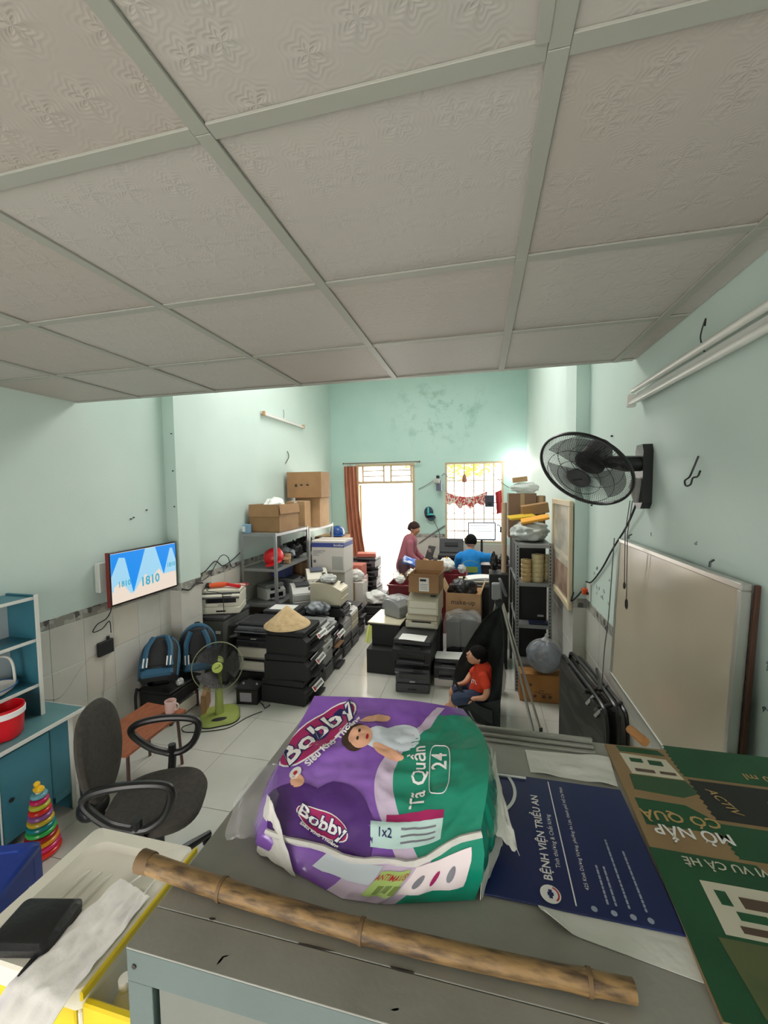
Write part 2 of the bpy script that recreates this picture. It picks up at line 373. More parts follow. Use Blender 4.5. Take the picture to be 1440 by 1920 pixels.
for k, y in enumerate((.462, .478, .492)):
    G().box(.03, .59, y - .005, y + .003, CZ, CZ + (.004, .006, .012)[k], .0015).build('back_lip', steel_top, c)
for (x, y, a, l) in ((.075, .047, .1, .006), (.11, .012, 1.2, .006), (.112, .016, .4, .005), (.3, .012, .4, .005), (.52, .03, .2, .006), (.2, .0452, .02, .03), (.3, .0452, .0, .02), (.75, .2, .5, .008)):
    q = Matrix.Translation((x, y, CZ + .0004)) @ Matrix.Rotation(a, 4, 'Z')
    g = G(q); n = 7; pts = [(l * math.cos(2 * math.pi * k / n) * rnd.uniform(.5, 1), .0016 * math.sin(2 * math.pi * k / n) * rnd.uniform(.4, 1.2), 0) for k in range(n)]
    g.prism([p[:2] for p in pts], -.001, .0003 if y > .044 else -.0007).build('scuff', rust, c)
# bamboo pole lying over the front of the cabinet top
bam = M('weathered_bamboo', (146, 116, 74), .6, mix=((72, 56, 40), 26, .42, .66, 8, (1, 5, 5)), bump=(40, .4)); bam_d = M('dark_bamboo_node', (112, 88, 58), .7)
A, B = Vector((-.435, .425, CZ + .0135)), Vector((.145, .413, CZ + .0115))
pole = thing('bamboo_pole', 'knobbly brown bamboo pole lying across the front of the steel cabinet top', 'pole', tuple(A))
n = 40; pts = []; rs = []
nodes = (.22, .53, .93)
for i in range(n + 1):
    t = i / n; p = (B - A) * t + Vector((0, -.012 * math.sin(t * math.pi), 0)); pts.append(p)
    rs.append(.0116 - .0022 * t + .0014 * max(0, 1 - min(abs(t - q) for q in nodes) / .012))
G().tube(pts, rs, 14).build('stem', bam, pole)
for q in nodes:
    p = (B - A) * q + Vector((0, -.012 * math.sin(q * math.pi), 0)); d = (B - A).normalized() * .0022
    G().cyl(p - d, p + d, .0116 - .0022 * q + .0018, n=14).build('node', bam_d, pole)
G().cyl(-(B - A).normalized() * .002, (B - A).normalized() * .016, .0134, .0126, n=14).build('end_collar', bam_d, pole)
# ---- diaper bag
purple = M('glossy_purple_film', (124, 72, 174), .2, mix=((150, 108, 196), 6, .35, .75, 3), bump=(18, .25), coat=.4)
purple_d = M('dark_purple_film', (78, 34, 120), .24, bump=(18, .25), coat=.4)
green_f = M('glossy_green_film', (10, 138, 112), .22, bump=(18, .25), coat=.4)
lilac = M('glossy_lilac_film', (205, 188, 214), .25, bump=(18, .2), coat=.4)
clear = M('clear_plastic_film', (232, 232, 228), .08, alpha=.16, spec=.9)
milky = M('milky_plastic_film', (226, 224, 218), .18, alpha=.85, spec=.7, bump=(40, .5))
magenta = M('magenta_print', (165, 30, 96), .3); pr_white = M('white_print', (238, 236, 236), .35); navy = M('navy_print', (28, 32, 92), .3)
skin_p = M('printed_skin', (226, 172, 142), .35); hair_p = M('printed_hair', (62, 42, 34), .35); shirt_p = M('printed_white_shirt', (214, 224, 234), .35)
lime = M('lime_print', (176, 204, 118), .4); red_p = M('red_print', (190, 36, 52), .35); grey_p = M('grey_print', (120, 120, 130), .4); pink_p = M('pink_print', (236, 222, 226), .4)
NET = [[(-.287, .487, 1.632), (-.178, .485, 1.622), (-.085, .482, 1.634), (.001, .505, 1.672)],
       [(-.312, .545, 1.652), (-.199, .545, 1.662), (-.088, .55, 1.672), (.011, .555, 1.708)],
       [(-.316, .628, 1.672), (-.206, .62, 1.69), (-.1, .62, 1.694), (.006, .63, 1.712)],
       [(-.309, .71, 1.706), (-.203, .71, 1.714), (-.113, .712, 1.716), (-.03, .712, 1.711)]]
def cr(p, t):
    p = [Vector(q) for q in p]; P = [p[0] * 2 - p[1]] + p + [p[3] * 2 - p[2]]; s = min(max(t, 0), 1) * 3; i = min(int(s), 2); t = s - i; a, b, c_, d = P[i:i + 4]
    return .5 * ((2 * b) + (c_ - a) * t + (2 * a - 5 * b + 4 * c_ - d) * t * t + (3 * b - a - 3 * c_ + d) * t ** 3)
def bagS(u, v, off=0):
    p = cr([cr(r, u) for r in NET], v); w = Vector((u * 4, v * 4, 3)); e = min(1, 8 * u, 8 * (1 - u), 8 * v, 8 * (1 - v))
    p.z += (.007 * noise.noise(w) - .007 * abs(noise.noise(w * 1.7 + Vector((3, 1, 0)))) + .002 * abs(noise.noise(w * 4))) * e + off; p.y -= off * .5
    return p
bag = thing('diaper_bag', 'purple and green plastic pack of baby diapers on the steel cabinet', 'diaper pack', (0, 0, 0))
N_ = 64
g = G().grid(lambda u, v: bagS(u, v), N_, N_)
front = [bagS(i / N_, 0) for i in range(N_ + 1)]; right = [bagS(1, i / N_) for i in range(1, N_ + 1)]; back = [bagS(1 - i / N_, 1) for i in range(1, N_ + 1)]; left = [bagS(0, 1 - i / N_) for i in range(1, N_)]
loop = front + right + back + left; L4 = len(loop)
base = [(-.3, .487), (-.235, .465), (-.165, .446), (-.113, .45), (-.007, .479)] , [(.019, .56), (.022, .62), (.015, .68), (-.02, .735)], [(-.12, .74), (-.22, .74), (-.315, .735)], [(-.335, .68), (-.335, .61), (-.33, .55), (-.318, .51)]
def samp(p, t):
    t = min(max(t, 0), 1) * (len(p) - 1); i = min(int(t), len(p) - 2); t -= i; return p[i][0] * (1 - t) + p[i + 1][0] * t, p[i][1] * (1 - t) + p[i + 1][1] * t
bl = []
seq = [base[0]] + [[base[0][-1]] + base[1]] + [[base[1][-1]] + base[2]] + [[base[2][-1]] + base[3] + [base[0][0]]]
for k in range(L4):
    side, t = (0, k / N_) if k <= N_ else (1, (k - N_) / N_) if k <= 2 * N_ else (2, (k - 2 * N_) / N_) if k <= 3 * N_ else (3, (k - 3 * N_) / N_)
    bl.append(samp(seq[side], t))
rings = [loop]
for q in (.3, .65, 1):
    ring = []
    for k in range(L4):
        a = loop[k]; b = Vector((bl[k][0], bl[k][1], CZ + .0015)); p = a.lerp(b, q); cxy = Vector((-.15, .6, 0)); o = Vector((p.x, p.y, 0)) - cxy; o.z = 0
        p += o.normalized() * (.009 * math.sin(q * math.pi) + .004 * noise.noise(Vector((k * .3, q * 3, 1))) * (q < 1)); ring.append(p)
    rings.append(ring)
vs = [p for r_ in rings for p in r_]; fs = []; ms = []
for i in range(3):
    for k in range(L4):
        fs.append((i * L4 + k, i * L4 + (k + 1) % L4, (i + 1) * L4 + (k + 1) % L4, (i + 1) * L4 + k))
        t = k / N_
        ms.append((0 if t < .42 else 3 if t < .78 else 1) if t < 1 else 1 if t < 2.1 else 0)
n0 = len(g.v); g.v += [tuple(p) for p in vs]; g.f += [tuple(x + n0 for x in f) for f in fs]; g.m += ms
fs2 = len(g.v); g.v += [tuple(p) for p in rings[-1]]; g.f.append(tuple(range(fs2, fs2 + L4))); g.m.append(0)
g.build('film_wrap', [purple, green_f, purple_d, lilac], bag, 50, weld=True)
def strip(f0, f1, v0, v1, mat, name, off, nu=30, nv=60):
    return G().grid(lambda s, t: bagS(f0(v0 + (v1 - v0) * t) * (1 - s) + f1(v0 + (v1 - v0) * t) * s, v0 + (v1 - v0) * t, off), nu, nv).build(name, mat, bag, 50)
ub = lambda v: .70 - .14 * math.sin(min(1, v * 1.25) * math.pi) * (v < .8) + (max(0, v - .6) ** 2) * 1.2
strip(lambda v: ub(v) - .10 + .05 * v, ub, 0, .97, lilac, 'lilac_band', .0009)
strip(ub, lambda v: 1, 0, .9, green_f, 'green_print', .0011)
def frame(uc, vc, ang, off):
    ca, sa = math.cos(R(ang)), math.sin(R(ang))
    return lambda a, b: bagS(uc + (a * ca - b * sa) / .30, vc + (a * sa + b * ca) / .245, off)
def disc(uc, vc, rx, ry, ang, mat, name, off, bend=0, n=28):
    F = frame(uc, vc, ang, off)
    def f(s, t):
        a = 2 * math.pi * s; k = 1 - bend * math.cos(2 * a); return F(rx * t * k * math.cos(a), ry * t * k * math.sin(a))
    return G().grid(f, n, 12, wu=True).build(name, mat, bag, 50)
disc(.15, .13, .055, .055, -20, purple_d, 'dark_lobe_print', .001)
disc(.33, .13, .045, .062, 10, purple_d, 'dark_lobe_print', .0011)
def logo(uc, vc, ang, s, off):
    disc(uc, vc, .07 * s, .034 * s, ang, pr_white, 'logo_outline', off, .0)
    disc(uc, vc, .067 * s, .031 * s, ang, magenta, 'logo_plate', off + .0003)
    F = frame(uc, vc, ang, off + .0006); F2 = frame(uc, vc, ang, off + .0009); F3 = frame(uc, vc, ang, off + .0016); d = .002 * s
    G().txt('Bobby', .05 * s, lambda a, b: F(a, b + d), bold=.07).build('brand_shadow_lettering', navy, bag, 0)
    G().txt('Bobby', .05 * s, lambda a, b: F2(a, b + d), bold=.025).build('brand_lettering', pr_white, bag, 0)
    G().txt('Siêu Khô Thoáng', .0148 * s, lambda a, b: F3(a + .004 * s, b - .0355 * s), bold=.03).build('slogan_lettering', pr_white, bag, 0)
logo(.135, .705, 57, 1.02, .0014); logo(.25, .13, -20, .52, .0016)
F = frame(.68, .44, 88, .002); G().txt('Tã Quần', .028, F, bold=.012).build('product_lettering', pr_white, bag, 0)
F = frame(.775, .47, 86, .002); G().txt('24', .03, lambda a, b: F(a + .012, b), bold=.012).build('count_lettering', pr_white, bag, 0)
def oline(a): return F(.042 * math.copysign(abs(math.cos(a)) ** .5, math.cos(a)), .014 * math.copysign(abs(math.sin(a)) ** .5, math.sin(a)))
G().tube([oline(2 * math.pi * k / 40) for k in range(40)], .0007, 5, True).build('count_outline', pr_white, bag)
# printed baby
disc(.505, .70, .034, .02, 10, shirt_p, 'baby_shirt_print', .0011); disc(.59, .72, .03, .026, 0, shirt_p, 'baby_shirt_print', .00115)
disc(.43, .83, .026, .0075, 20, skin_p, 'baby_arm_print', .0013); disc(.53, .60, .026, .009, -25, skin_p, 'baby_arm_print', .0013)
disc(.35, .675, .021, .023, 0, hair_p, 'baby_hair_print', .0013); disc(.378, .68, .019, .0185, 0, skin_p, 'baby_face_print', .0016)
for (u, v) in ((.368, .705), (.368, .655)): disc(u, v, .002, .003, 0, hair_p, 'baby_eye_print', .0019)
disc(.415, .68, .002, .005, 0, red_p, 'baby_mouth_print', .0019)
disc(.105, .41, .008, .011, -10, pr_white, 'flag_print', .0014); disc(.105, .41, .003, .004, 0, red_p, 'flag_dot_print', .0018); disc(.125, .36, .01, .01, 0, skin_p, 'hand_print', .0014)
# info panels printed along the front
def panel(u0, u1, v0, v1, mat, name, off): return G().grid(lambda s, t: bagS(u0 + (u1 - u0) * s, v0 + (v1 - v0) * t, off), 24, 8).build(name, mat, bag, 50)
panel(.47, .80, .05, .17, M('pale_aqua_print', (190, 220, 216), .3), 'info_panel', .0014); panel(.54, .80, .17, .215, magenta, 'info_header', .0016)
F = frame(.535, .115, 0, .0019); G().txt('1x2', .014, F, bold=.01).build('absorbency_lettering', navy, bag, 0)
for k in range(3): panel(.61, .77, .072 + .03 * k, .081 + .03 * k, grey_p, 'small_print_line', .0017)
def skirtS(u, q, off):
    k = u * N_; i = min(int(k), N_ - 1); t = k - i
    def at(i, q):
        s = q * 3; j = min(int(s), 2); r_ = s - j; return Vector(rings_f[j][i]).lerp(Vector(rings_f[j + 1][i]), r_)
    p = at(i, q).lerp(at(i + 1, q), t); return p + Vector((0, -off, off * .4))
qs = (0, .3, .65, 1); rings_f = rings
def spanel(u0, u1, q0, q1, mat, name, off): return G().grid(lambda s, t: skirtS(u0 + (u1 - u0) * s, q0 + (q1 - q0) * t, off), 10, 6).build(name, mat, bag, 50)
spanel(.56, .70, .2, .78, lime, 'lime_sticker_print', .0012); spanel(.72, .95, .18, .75, pink_p, 'pink_info_print', .0012); spanel(.28, .55, .1, .5, M('pale_blue_print', (206, 216, 226), .3), 'pale_info_print', .0011)
G().txt('ANTIMAUS!', .009, lambda a, b: skirtS(.63 + a / .31, .33 - b / .05, .0018), bold=.004).build('sticker_lettering', red_p, bag, 0)
for k in range(3): G().grid(lambda s, t, k=k: skirtS(.78 + .055 * k + .012 * t * math.cos(s * 2 * math.pi), .5 + .12 * t * math.sin(s * 2 * math.pi), .0017), 14, 2, wu=True).build('round_symbol_print', magenta if k % 2 else grey_p, bag, 50)
for k in range(3): panel_k = spanel(.6 + .04 * k, .63 + .04 * k, .5, .68, M('olive_print', (120, 140, 70), .4), 'small_symbol_print', .0016)
# white seam along the front fold, torn white corner flaps and clear film
seam = [skirtS(i / 20, .02 + .05 * math.sin(i), .003) for i in range(21)]
G().tube(seam, [.003 + .0012 * abs(math.sin(i * 1.7)) for i in range(21)], 6).build('fold_seam', milky, bag)
def flap(a, b, c, d, mat, name, amp=.006, s=0):
    a, b, c, d = map(Vector, (a, b, c, d))
    def f(u, v):
        p = a.lerp(b, u).lerp(d.lerp(c, u), v); p.z += amp * noise.noise(Vector((u * 5 + s, v * 5, s))); p.y -= .4 * amp * noise.noise(Vector((u * 6, v * 4 + s, s))); return p
    return G().slab(f, 10, 10, .0006).build(name, mat, bag, 50)
flap((-.30, .48, 1.604), (-.23, .455, 1.607), (-.285, .5, 1.66), (-.305, .52, 1.655), milky, 'corner_flap', .006, 2)
flap((.0, .475, 1.607), (.03, .56, 1.607), (.022, .62, 1.70), (.006, .53, 1.69), milky, 'side_flap', .008, 5)
flap((.018, .54, 1.64), (.05, .535, 1.618), (.03, .6, 1.66), (.015, .64, 1.70), milky, 'knot_flap', .008, 8)
flap((-.02, .7, 1.716), (.012, .61, 1.716), (.028, .66, 1.63), (-.005, .745, 1.63), clear, 'clear_film_corner', .006, 9)
g = G().blob((-.322, .53, 1.635), (.03, .06, .033), .25, 2, 3, flat=CZ + .001); g.build('clear_film_bulge', clear, bag)
# ---- blue hospital folder
blue = M('navy_card', (14, 30, 84), .32, mix=((20, 40, 100), 4, .4, .8, 3)); pale = M('crumpled_white_paper', (214, 214, 208), .7, bump=(22, .5))
f0 = thing('folder', 'navy blue hospital folder lying flat with white lettering beside the diaper pack', 'folder', (.0, .487, CZ + .004), 0)
G().box(0, .222, 0, .225, -.0025, 0, .001).build('cover', blue, f0)
def fm(x, y, z=.0006): return lambda a, b: Vector((x - b, y + a, z))
G().txt('BỆNH VIỆN TRIỀU AN', .0148, fm(.084, .108), bold=.02).build('title_lettering', pr_white, f0, 0)
G().txt('Tình thương & Chất lượng', .0082, fm(.099, .10)).build('subtitle_lettering', pr_white, f0, 0)
G().box(.1095, .111, .008, .218, .0003, .0007).build('rule_line', pr_white, f0, 0)
G().txt('425 Kinh Dương Vương, phường An Lạc, thành phố Hồ Chí Minh', .0066, fm(.128, .12)).build('address_lettering', pr_white, f0, 0)
for x, y0, y1 in ((.147, .018, .07), (.156, .018, .07), (.17, .018, .115), (.188, .018, .1)):
    k = 0; y = y0
    while y < y1:
        w = rnd.uniform(.003, .008); G().box(x - .0012, x + .0012, y, min(y + w, y1), .0003, .0006).build('small_print_line', M('faded_white_print', (150, 158, 178), .4), f0, 0); y += w + .0012
for x, y in ((.13, .009), (.151, .0085), (.171, .0085), (.189, .0085)): G().cyl((x, y, .0002), (x, y, .0006), .0034, n=18).build('contact_symbol', M('faded_white_print', (150, 158, 178), .4), f0)
e = G().lathe([(0, .0006), (.012, .0006)], 24, (.083, .0165, 0)).build('emblem', pr_white, f0)
G().box(.0795, .0865, .0145, .0185, .0007, .001).build('cross_bar', navy, e, 0); G().box(.081, .085, .011, .022, .0007, .00105).build('cross_bar', navy, e, 0)
G().lathe([(.0085, .0008), (.0105, .0008)], 24, (.083, .0165, 0), a0=-.9, a1=1.2).build('red_arc', red_p, e)
G().lathe([(.062, .0006), (.067, .0006)], 30, (-.01, .185, 0), a0=-.9, a1=.6).build('white_arc', pr_white, f0)
G().cyl((.01, .215, .003), (.075, .216, .003), .0018, n=8).build('plastic_clip', pr_white, f0)
def sheet(name, label, P4, seed, amp=.006, mat=pale, curl=None):
    a, b, c_, d = [Vector(p) for p in P4]
    def f(u, v):
        p = a.lerp(b, u).lerp(d.lerp(c_, u), v); p.z = CZ + .0016 + max(0, amp * noise.noise(Vector((u * 3 + seed, v * 3, seed))));
        if curl: p.z += curl(u, v)
        return p
    return one(name, G().slab(f, 20, 14, .0007), mat, label, 'paper', sm=60)
sheet('paper_sheet', 'creased white paper sheet sticking out below the navy folder', [(.07, .468, 0), (.218, .444, 0), (.222, .505, 0), (.065, .497, 0)], 1, .0006, curl=lambda u, v: .018 * max(0, .22 - u) / .22 * (1 - v) ** 2)
sheet('paper_sheet', 'torn white paper lying behind the navy folder by the cabinet back edge', [(.085, .728, 0), (.222, .722, 0), (.23, .80, 0), (.082, .79, 0)], 3, .008)
# ---- flattened green and brown carton
kraft = M('kraft_cardboard', (150, 124, 88), .75, mix=((138, 112, 80), 8, .4, .8, 5)); green_c = M('green_carton_print', (20, 80, 46), .6, mix=((16, 68, 40), 9, .4, .8, 4))
blk_c = M('black_carton_print', (26, 26, 24), .6); olive = M('olive_carton_print', (88, 96, 58), .6, mix=((60, 82, 46), 14, .4, .7, 4)); cream_c = M('cream_carton_print', (206, 200, 182), .6); gold = M('tan_carton_print', (186, 152, 98), .6)
brn = M('brown_carton_print', (86, 66, 54), .6)
ct = thing('flattened_carton', 'flattened brown and green drink carton lying on the right of the cabinet top', 'carton', (.232, .85, CZ + .0015), 0)
def rag(x0, x1, y0, y1, z=.0052):   # ragged left edge
    k = 16; pts = [(x0 + (.002 if i % 2 else -.002), y0 + (y1 - y0) * i / k) for i in range(k + 1)]
    return G().prism([(x1, y0)] + pts[:0] + [(x0, y0)] + pts[1:-1] + [(x0, y1), (x1, y1)], .0045, z)
G().prism([(-.015, -.44), (.55, -.44), (.55, .0), (0, -.016), (-.006, -.24)], 0, .0045).build('sheet', kraft, ct, 0)
rag(.103, .55, -.085, 0).build('green_print', green_c, ct, 0); rag(.106, .55, -.178, -.093).build('black_print', blk_c, ct, 0); rag(.1, .55, -.245, -.186).build('green_print', green_c, ct, 0)
G().prism([(-.008, -.25), (-.014, -.44), (.55, -.44), (.55, -.31), (.135, -.30), (.115, -.252)], .0045, .0052).build('green_print', green_c, ct, 0)
G().prism([(.034, -.45 + .16), (.03, -.355), (.55, -.355), (.55, -.29)], .0052, .0056).build('cream_print', cream_c, ct, 0)
G().prism([(.024, -.43), (.02, -.36), (.55, -.36), (.55, -.43), (.05, -.437)], .0052, .0058).build('olive_print', olive, ct, 0)
G().prism([(.022, -.095), (.018, -.04), (.092, -.045), (.1, -.095)], .0045, .005).build('cream_print', cream_c, ct, 0)
G().prism([(.012, -.135), (.016, -.098), (.1, -.098), (.108, -.125), (.08, -.14)], .0045, .0051).build('olive_print', M('dark_green_carton_print', (46, 82, 50), .6), ct, 0)
G().prism([(.004, -.208), (.006, -.155), (.075, -.157), (.108, -.185), (.105, -.205)], .0045, .005).build('green_print', green_c, ct, 0)
G().prism([(.02, -.034), (.018, -.018), (.088, -.02), (.095, -.034)], .0045, .005).build('green_print', green_c, ct, 0)
um = lambda x, y, z=.0056: (lambda a, b: Vector((x - a, y - b, z)))
G().txt('CÓ QUÀ', .026, um(.055, -.187), bold=.02).build('slogan_lettering', gold, ct, 0); G().txt('MỞ NẮP', .026, um(.06, -.214, .0058), bold=.02).build('slogan_lettering', pr_white, ct, 0)
G().txt('VI VU CẢ HÈ', .017, um(.075, -.263, .0062), bold=.015).build('slogan_lettering', cream_c, ct, 0)
G().txt('180 ml', .022, um(.23, -.066, .006), bold=.01).build('volume_lettering', gold, ct, 0)
G().txt('ACTIV', .022, lambda a, b: Vector((.135 + b * .9 + (a * .25), -.138 - a * .8, .006)), bold=.01).build('brand_lettering', gold, ct, 0)
G().prism([(.2, -.125), (.205, -.148), (.23, -.148), (.232, -.172), (.25, -.172), (.25, -.148), (.3, -.148), (.3, -.125), (.25, -.125), (.25, -.1), (.232, -.1), (.232, -.125)], .0052, .006).build('plus_print', gold, ct, 0)
for i, (x, y, w, h, m) in enumerate(((.05, -.31, .012, .018, green_c), (.085, -.312, .035, .014, brn), (.135, -.31, .03, .02, olive), (.07, -.33, .03, .01, green_c), (.075, -.346, .05, .008, brn), (.14, -.338, .035, .014, green_c), (.15, -.352, .04, .006, brn), (.04, -.058, .02, .01, green_c), (.07, -.06, .022, .012, green_c), (.045, -.085, .03, .007, brn), (.08, -.085, .024, .006, brn))):
    G().box(x - w / 2, x + w / 2, y - h / 2, y + h / 2, .0055, .0061).build('small_print', m, ct, 0)
one('wooden_stick', G().tube([(.3, .83, CZ + .02), (.285, .868, CZ + .022)], [.009, .008], 8), M('raw_wood', (170, 120, 70), .6), 'short raw wooden stick end poking out behind the green carton', 'stick')
# ================================================================ LEFT FOREGROUND
ivory = M('ivory_plastic', (226, 222, 208), .35); yellow = M('yellow_plastic', (222, 196, 30), .4)
pc = thing('plastic_cabinet', 'ivory plastic cabinet with yellow trim and a ribbed tray top', 'cabinet', (-1.12, .605, 0))
w, d, h = .335, .34, 1.1
G().box(.012, w - .012, .012, d - .006, .02, h - .05, .01).build('body', ivory, pc)
def rrect(x0, x1, y0, y1, r, n=6):
    out = []
    for cx_, cy_, a0 in ((x1 - r, y1 - r, 0), (x0 + r, y1 - r, 90), (x0 + r, y0 + r, 180), (x1 - r, y0 + r, 270)):
        out += [(cx_ + r * math.cos(R(a0 + 90 * k / n)), cy_ + r * math.sin(R(a0 + 90 * k / n))) for k in range(n + 1)]
    return out
def tray(rings):
    g = G(); n = len(rings[0][0]); vs = [(x, y, z) for pts, z in rings for x, y in pts]; fs = []
    for i in range(len(rings) - 1):
        for j in range(n): fs.append((i * n + j, i * n + (j + 1) % n, (i + 1) * n + (j + 1) % n, (i + 1) * n + j))
    fs += [tuple(range(n)), tuple(range((len(rings) - 1) * n, len(rings) * n))[::-1]]; return g.add(vs, fs)
tray([(rrect(0, w, 0, d, .02), h - .05), (rrect(0, w, 0, d, .02), h - .005), (rrect(.005, w - .005, .005, d - .005, .02), h), (rrect(.04, w - .035, .03, d - .04, .05), h), (rrect(.05, w - .045, .04, d - .05, .045), h - .012), (rrect(.055, w - .05, .045, d - .055, .04), h - .014)]).build('tray_top', ivory, pc, 40)
for x in (.097, .13, .164):
    G().slab(lambda u, v, x=x: (x - .006 + .012 * u, .06 + .17 * v, h - .013 + .006 * math.sin(u * math.pi) * min(1, 10 * (1 - v), 10 * v)), 6, 12, .001).build('rib', ivory, pc, 60)
G().box(w, w + .008, -.004, d + .004, h - .022, h - .002, .003).build('edge_trim', yellow, pc)
G().box(w - .012, w - .002, .0, d - .01, .03, h - .05, .003).build('side_panel', ivory, pc)
G().box(w - .002, w + .18, .002, .018, .03, h - .035, .004).build('door', yellow, pc)
G().box(.0, w - .02, .002, .012, .03, h - .05, .003).build('drawer_front', yellow, pc)
one('wallet', tray([(rrect(-.07, .07, -.055, .055, .012), 0), (rrect(-.072, .072, -.057, .057, .014), .006), (rrect(-.072, .072, -.057, .057, .014), .018), (rrect(-.062, .062, -.048, .048, .012), .026)]), M('black_leather', (20, 20, 22), .42, bump=(60, .15)), 'bulging black leather wallet on the ivory tray top', 'wallet', (-.99, .672, 1.101), 12)
one('glasses_pouch', G().tube([(-.928, .592, 1.098), (-.93, .64, 1.1), (-.934, .69, 1.1), (-.94, .735, 1.097)], [.0085, .011, .0105, .006], 12), M('black_cloth', (22, 22, 24), .8), 'slim black tube case beside the black wallet', 'case')
lace = M('white_lace_cloth', (240, 237, 232), .8, mix=((214, 202, 218), 9, .55, .75, 4), bump=(35, .25))
cl = thing('white_cloth', 'long crumpled white cloth with a tie loop draped on the ivory tray', 'cloth')
def cf(u, v):
    a = Vector((-.905, .816, 0)).lerp(Vector((-.79, .79, 0)), u); b = Vector((-.935, .575, 0)).lerp(Vector((-.785, .575, 0)), u); e = Vector((-.93, .5, 0)).lerp(Vector((-.79, .5, 0)), u)
    p = a.lerp(b, v / .82) if v < .82 else b.lerp(e, (v - .82) / .18)
    z = 1.103 + .008 * abs(noise.noise(Vector((u * 7, v * 5, 2)))) + .012 * math.sin(u * math.pi * 2.3) ** 2 * (.4 + .6 * v)
    if v > .8: z -= (v - .8) * 2.2 * .09
    return (p.x + .006 * noise.noise(Vector((u * 3, v * 8, 9))), p.y, z)
G().slab(cf, 26, 40, .0012).build('cloth', lace, cl, 70)
G().tube(wave([(-.87, .80, 1.106), (-.85, .84, 1.108), (-.815, .835, 1.108), (-.81, .79, 1.106)]), .0018, 6).build('tie_loop', lace, cl)
bt = thing('bottle', 'white bottle with a green label in the gap beside the steel cabinet', 'bottle', (-.742, .668, 0))
G().lathe([(0, .86), (.026, .86), (.028, .87), (.028, 1.0), (.022, 1.02), (.011, 1.035), (.011, 1.045)], 20).build('body', white, bt)
G().lathe([(.0286, .92), (.0286, .985)], 20).build('label', M('green_label', (30, 140, 80), .5), bt); G().lathe([(.013, 1.043), (.013, 1.06), (0, 1.061)], 16).build('cap', white, bt)
G().box(-.034, .04, -.034, .04, 0, .86, .006).build('stand', M('brown_plastic', (92, 66, 48), .6), bt)
# ---- blue desk with hutch
teal = M('teal_painted_board', (58, 118, 134), .4, mix=((48, 104, 122), 3, .4, .7, 4)); teal_t = M('grey_teal_desktop', (92, 138, 142), .35, mix=((82, 126, 132), 3, .4, .7, 4)); edge_w = M('white_edge_band', (206, 208, 202), .5)
dk = thing('study_desk', 'teal study desk with open hutch against the left wall', 'desk', (-3.02, 0, 0))
DZ_ = .66
G().box(0, .42, .9, 2.14, DZ_ - .022, DZ_, .002).build('desktop', teal_t, dk); G().box(.42, .426, .9, 2.145, DZ_ - .023, DZ_ + .001, .001).build('edge_band', edge_w, dk); G().box(0, .42, 2.14, 2.146, DZ_ - .023, DZ_ + .001, .001).build('edge_band', edge_w, dk)
G().box(.02, .38, 2.06, 2.08, 0, DZ_ - .022, .002).build('side_panel', teal, dk); G().box(.02, .38, .92, .94, 0, DZ_ - .022, .002).build('side_panel', teal, dk); G().box(.02, .38, 1.62, 1.64, 0, DZ_ - .022, .002).build('side_panel', teal, dk)
G().box(.38, .388, 2.055, 2.085, 0, DZ_ - .022, .001).build('edge_band', edge_w, dk)
dr = G().box(.375, .392, 1.645, 1.93, .1, DZ_ - .05, .003).build('door', teal, dk); G().box(.392, .396, 1.64, 1.648, .1, DZ_ - .05, .001).build('edge_band', edge_w, dr); G().cyl((.392, 1.7, .34), (.398, 1.7, .34), .012).build('finger_hole', black_m, dr)
G().box(.3, .385, 1.935, 2.055, .16, DZ_ - .03, .002).build('recess_panel', teal, dk); G().box(.36, .385, 1.95, 2.06, .12, .16, .002).build('rail', teal, dk)
G().box(.0, .012, .95, 2.06, .2, DZ_ - .03, .002).build('back_panel', teal, dk)
G().box(.0, .24, 2.0, 2.018, DZ_, 1.45, .002).build('hutch_side', teal, dk); G().box(.24, .247, 1.997, 2.022, DZ_, 1.452, .001).build('edge_band', edge_w, dk); G().box(.0, .24, .95, .968, DZ_, 1.45, .002).build('hutch_side', teal, dk)
for k, z in enumerate((1.43, 1.155, .86)):
    s_ = G().box(0, .23, .968, 2.0, z - .008, z + .008, .002).build('hutch_shelf', teal, dk); G().box(.23, .237, .968, 2.0, z - .01, z + .01, .001).build('edge_band', edge_w, s_)
hb = G().box(.002, .01, .968, 2.0, DZ_ + .2, 1.43, .001).build('hutch_back', M('pale_printed_board', (188, 196, 198), .5), dk)
for (y, z, r_, m) in ((1.80, 1.33, .06, 'olive'), (1.83, 1.27, .05, 'brown'), (1.84, 1.22, .045, 'olive'), (1.80, 1.05, .07, 'brown'), (1.87, 1.06, .05, 'olive'), (1.88, 1.0, .045, 'olive')):
    G(Matrix.Translation((.0105, y, z)) @ Matrix.Rotation(R(90), 4, 'Y')).lathe([(0, .001), (r_, .001), (r_, 0)], 20).build('print_patch', M('printed_olive', (112, 100, 62), .6) if m == 'olive' else M('printed_brown', (106, 60, 50), .6), hb)
red = M('red_plastic', (206, 22, 34), .3); red_d = red
bk = thing('red_bucket', 'lobed red plastic bucket with a white rim band on the teal desk', 'bucket', (-2.745, 1.765, DZ_ + .001))
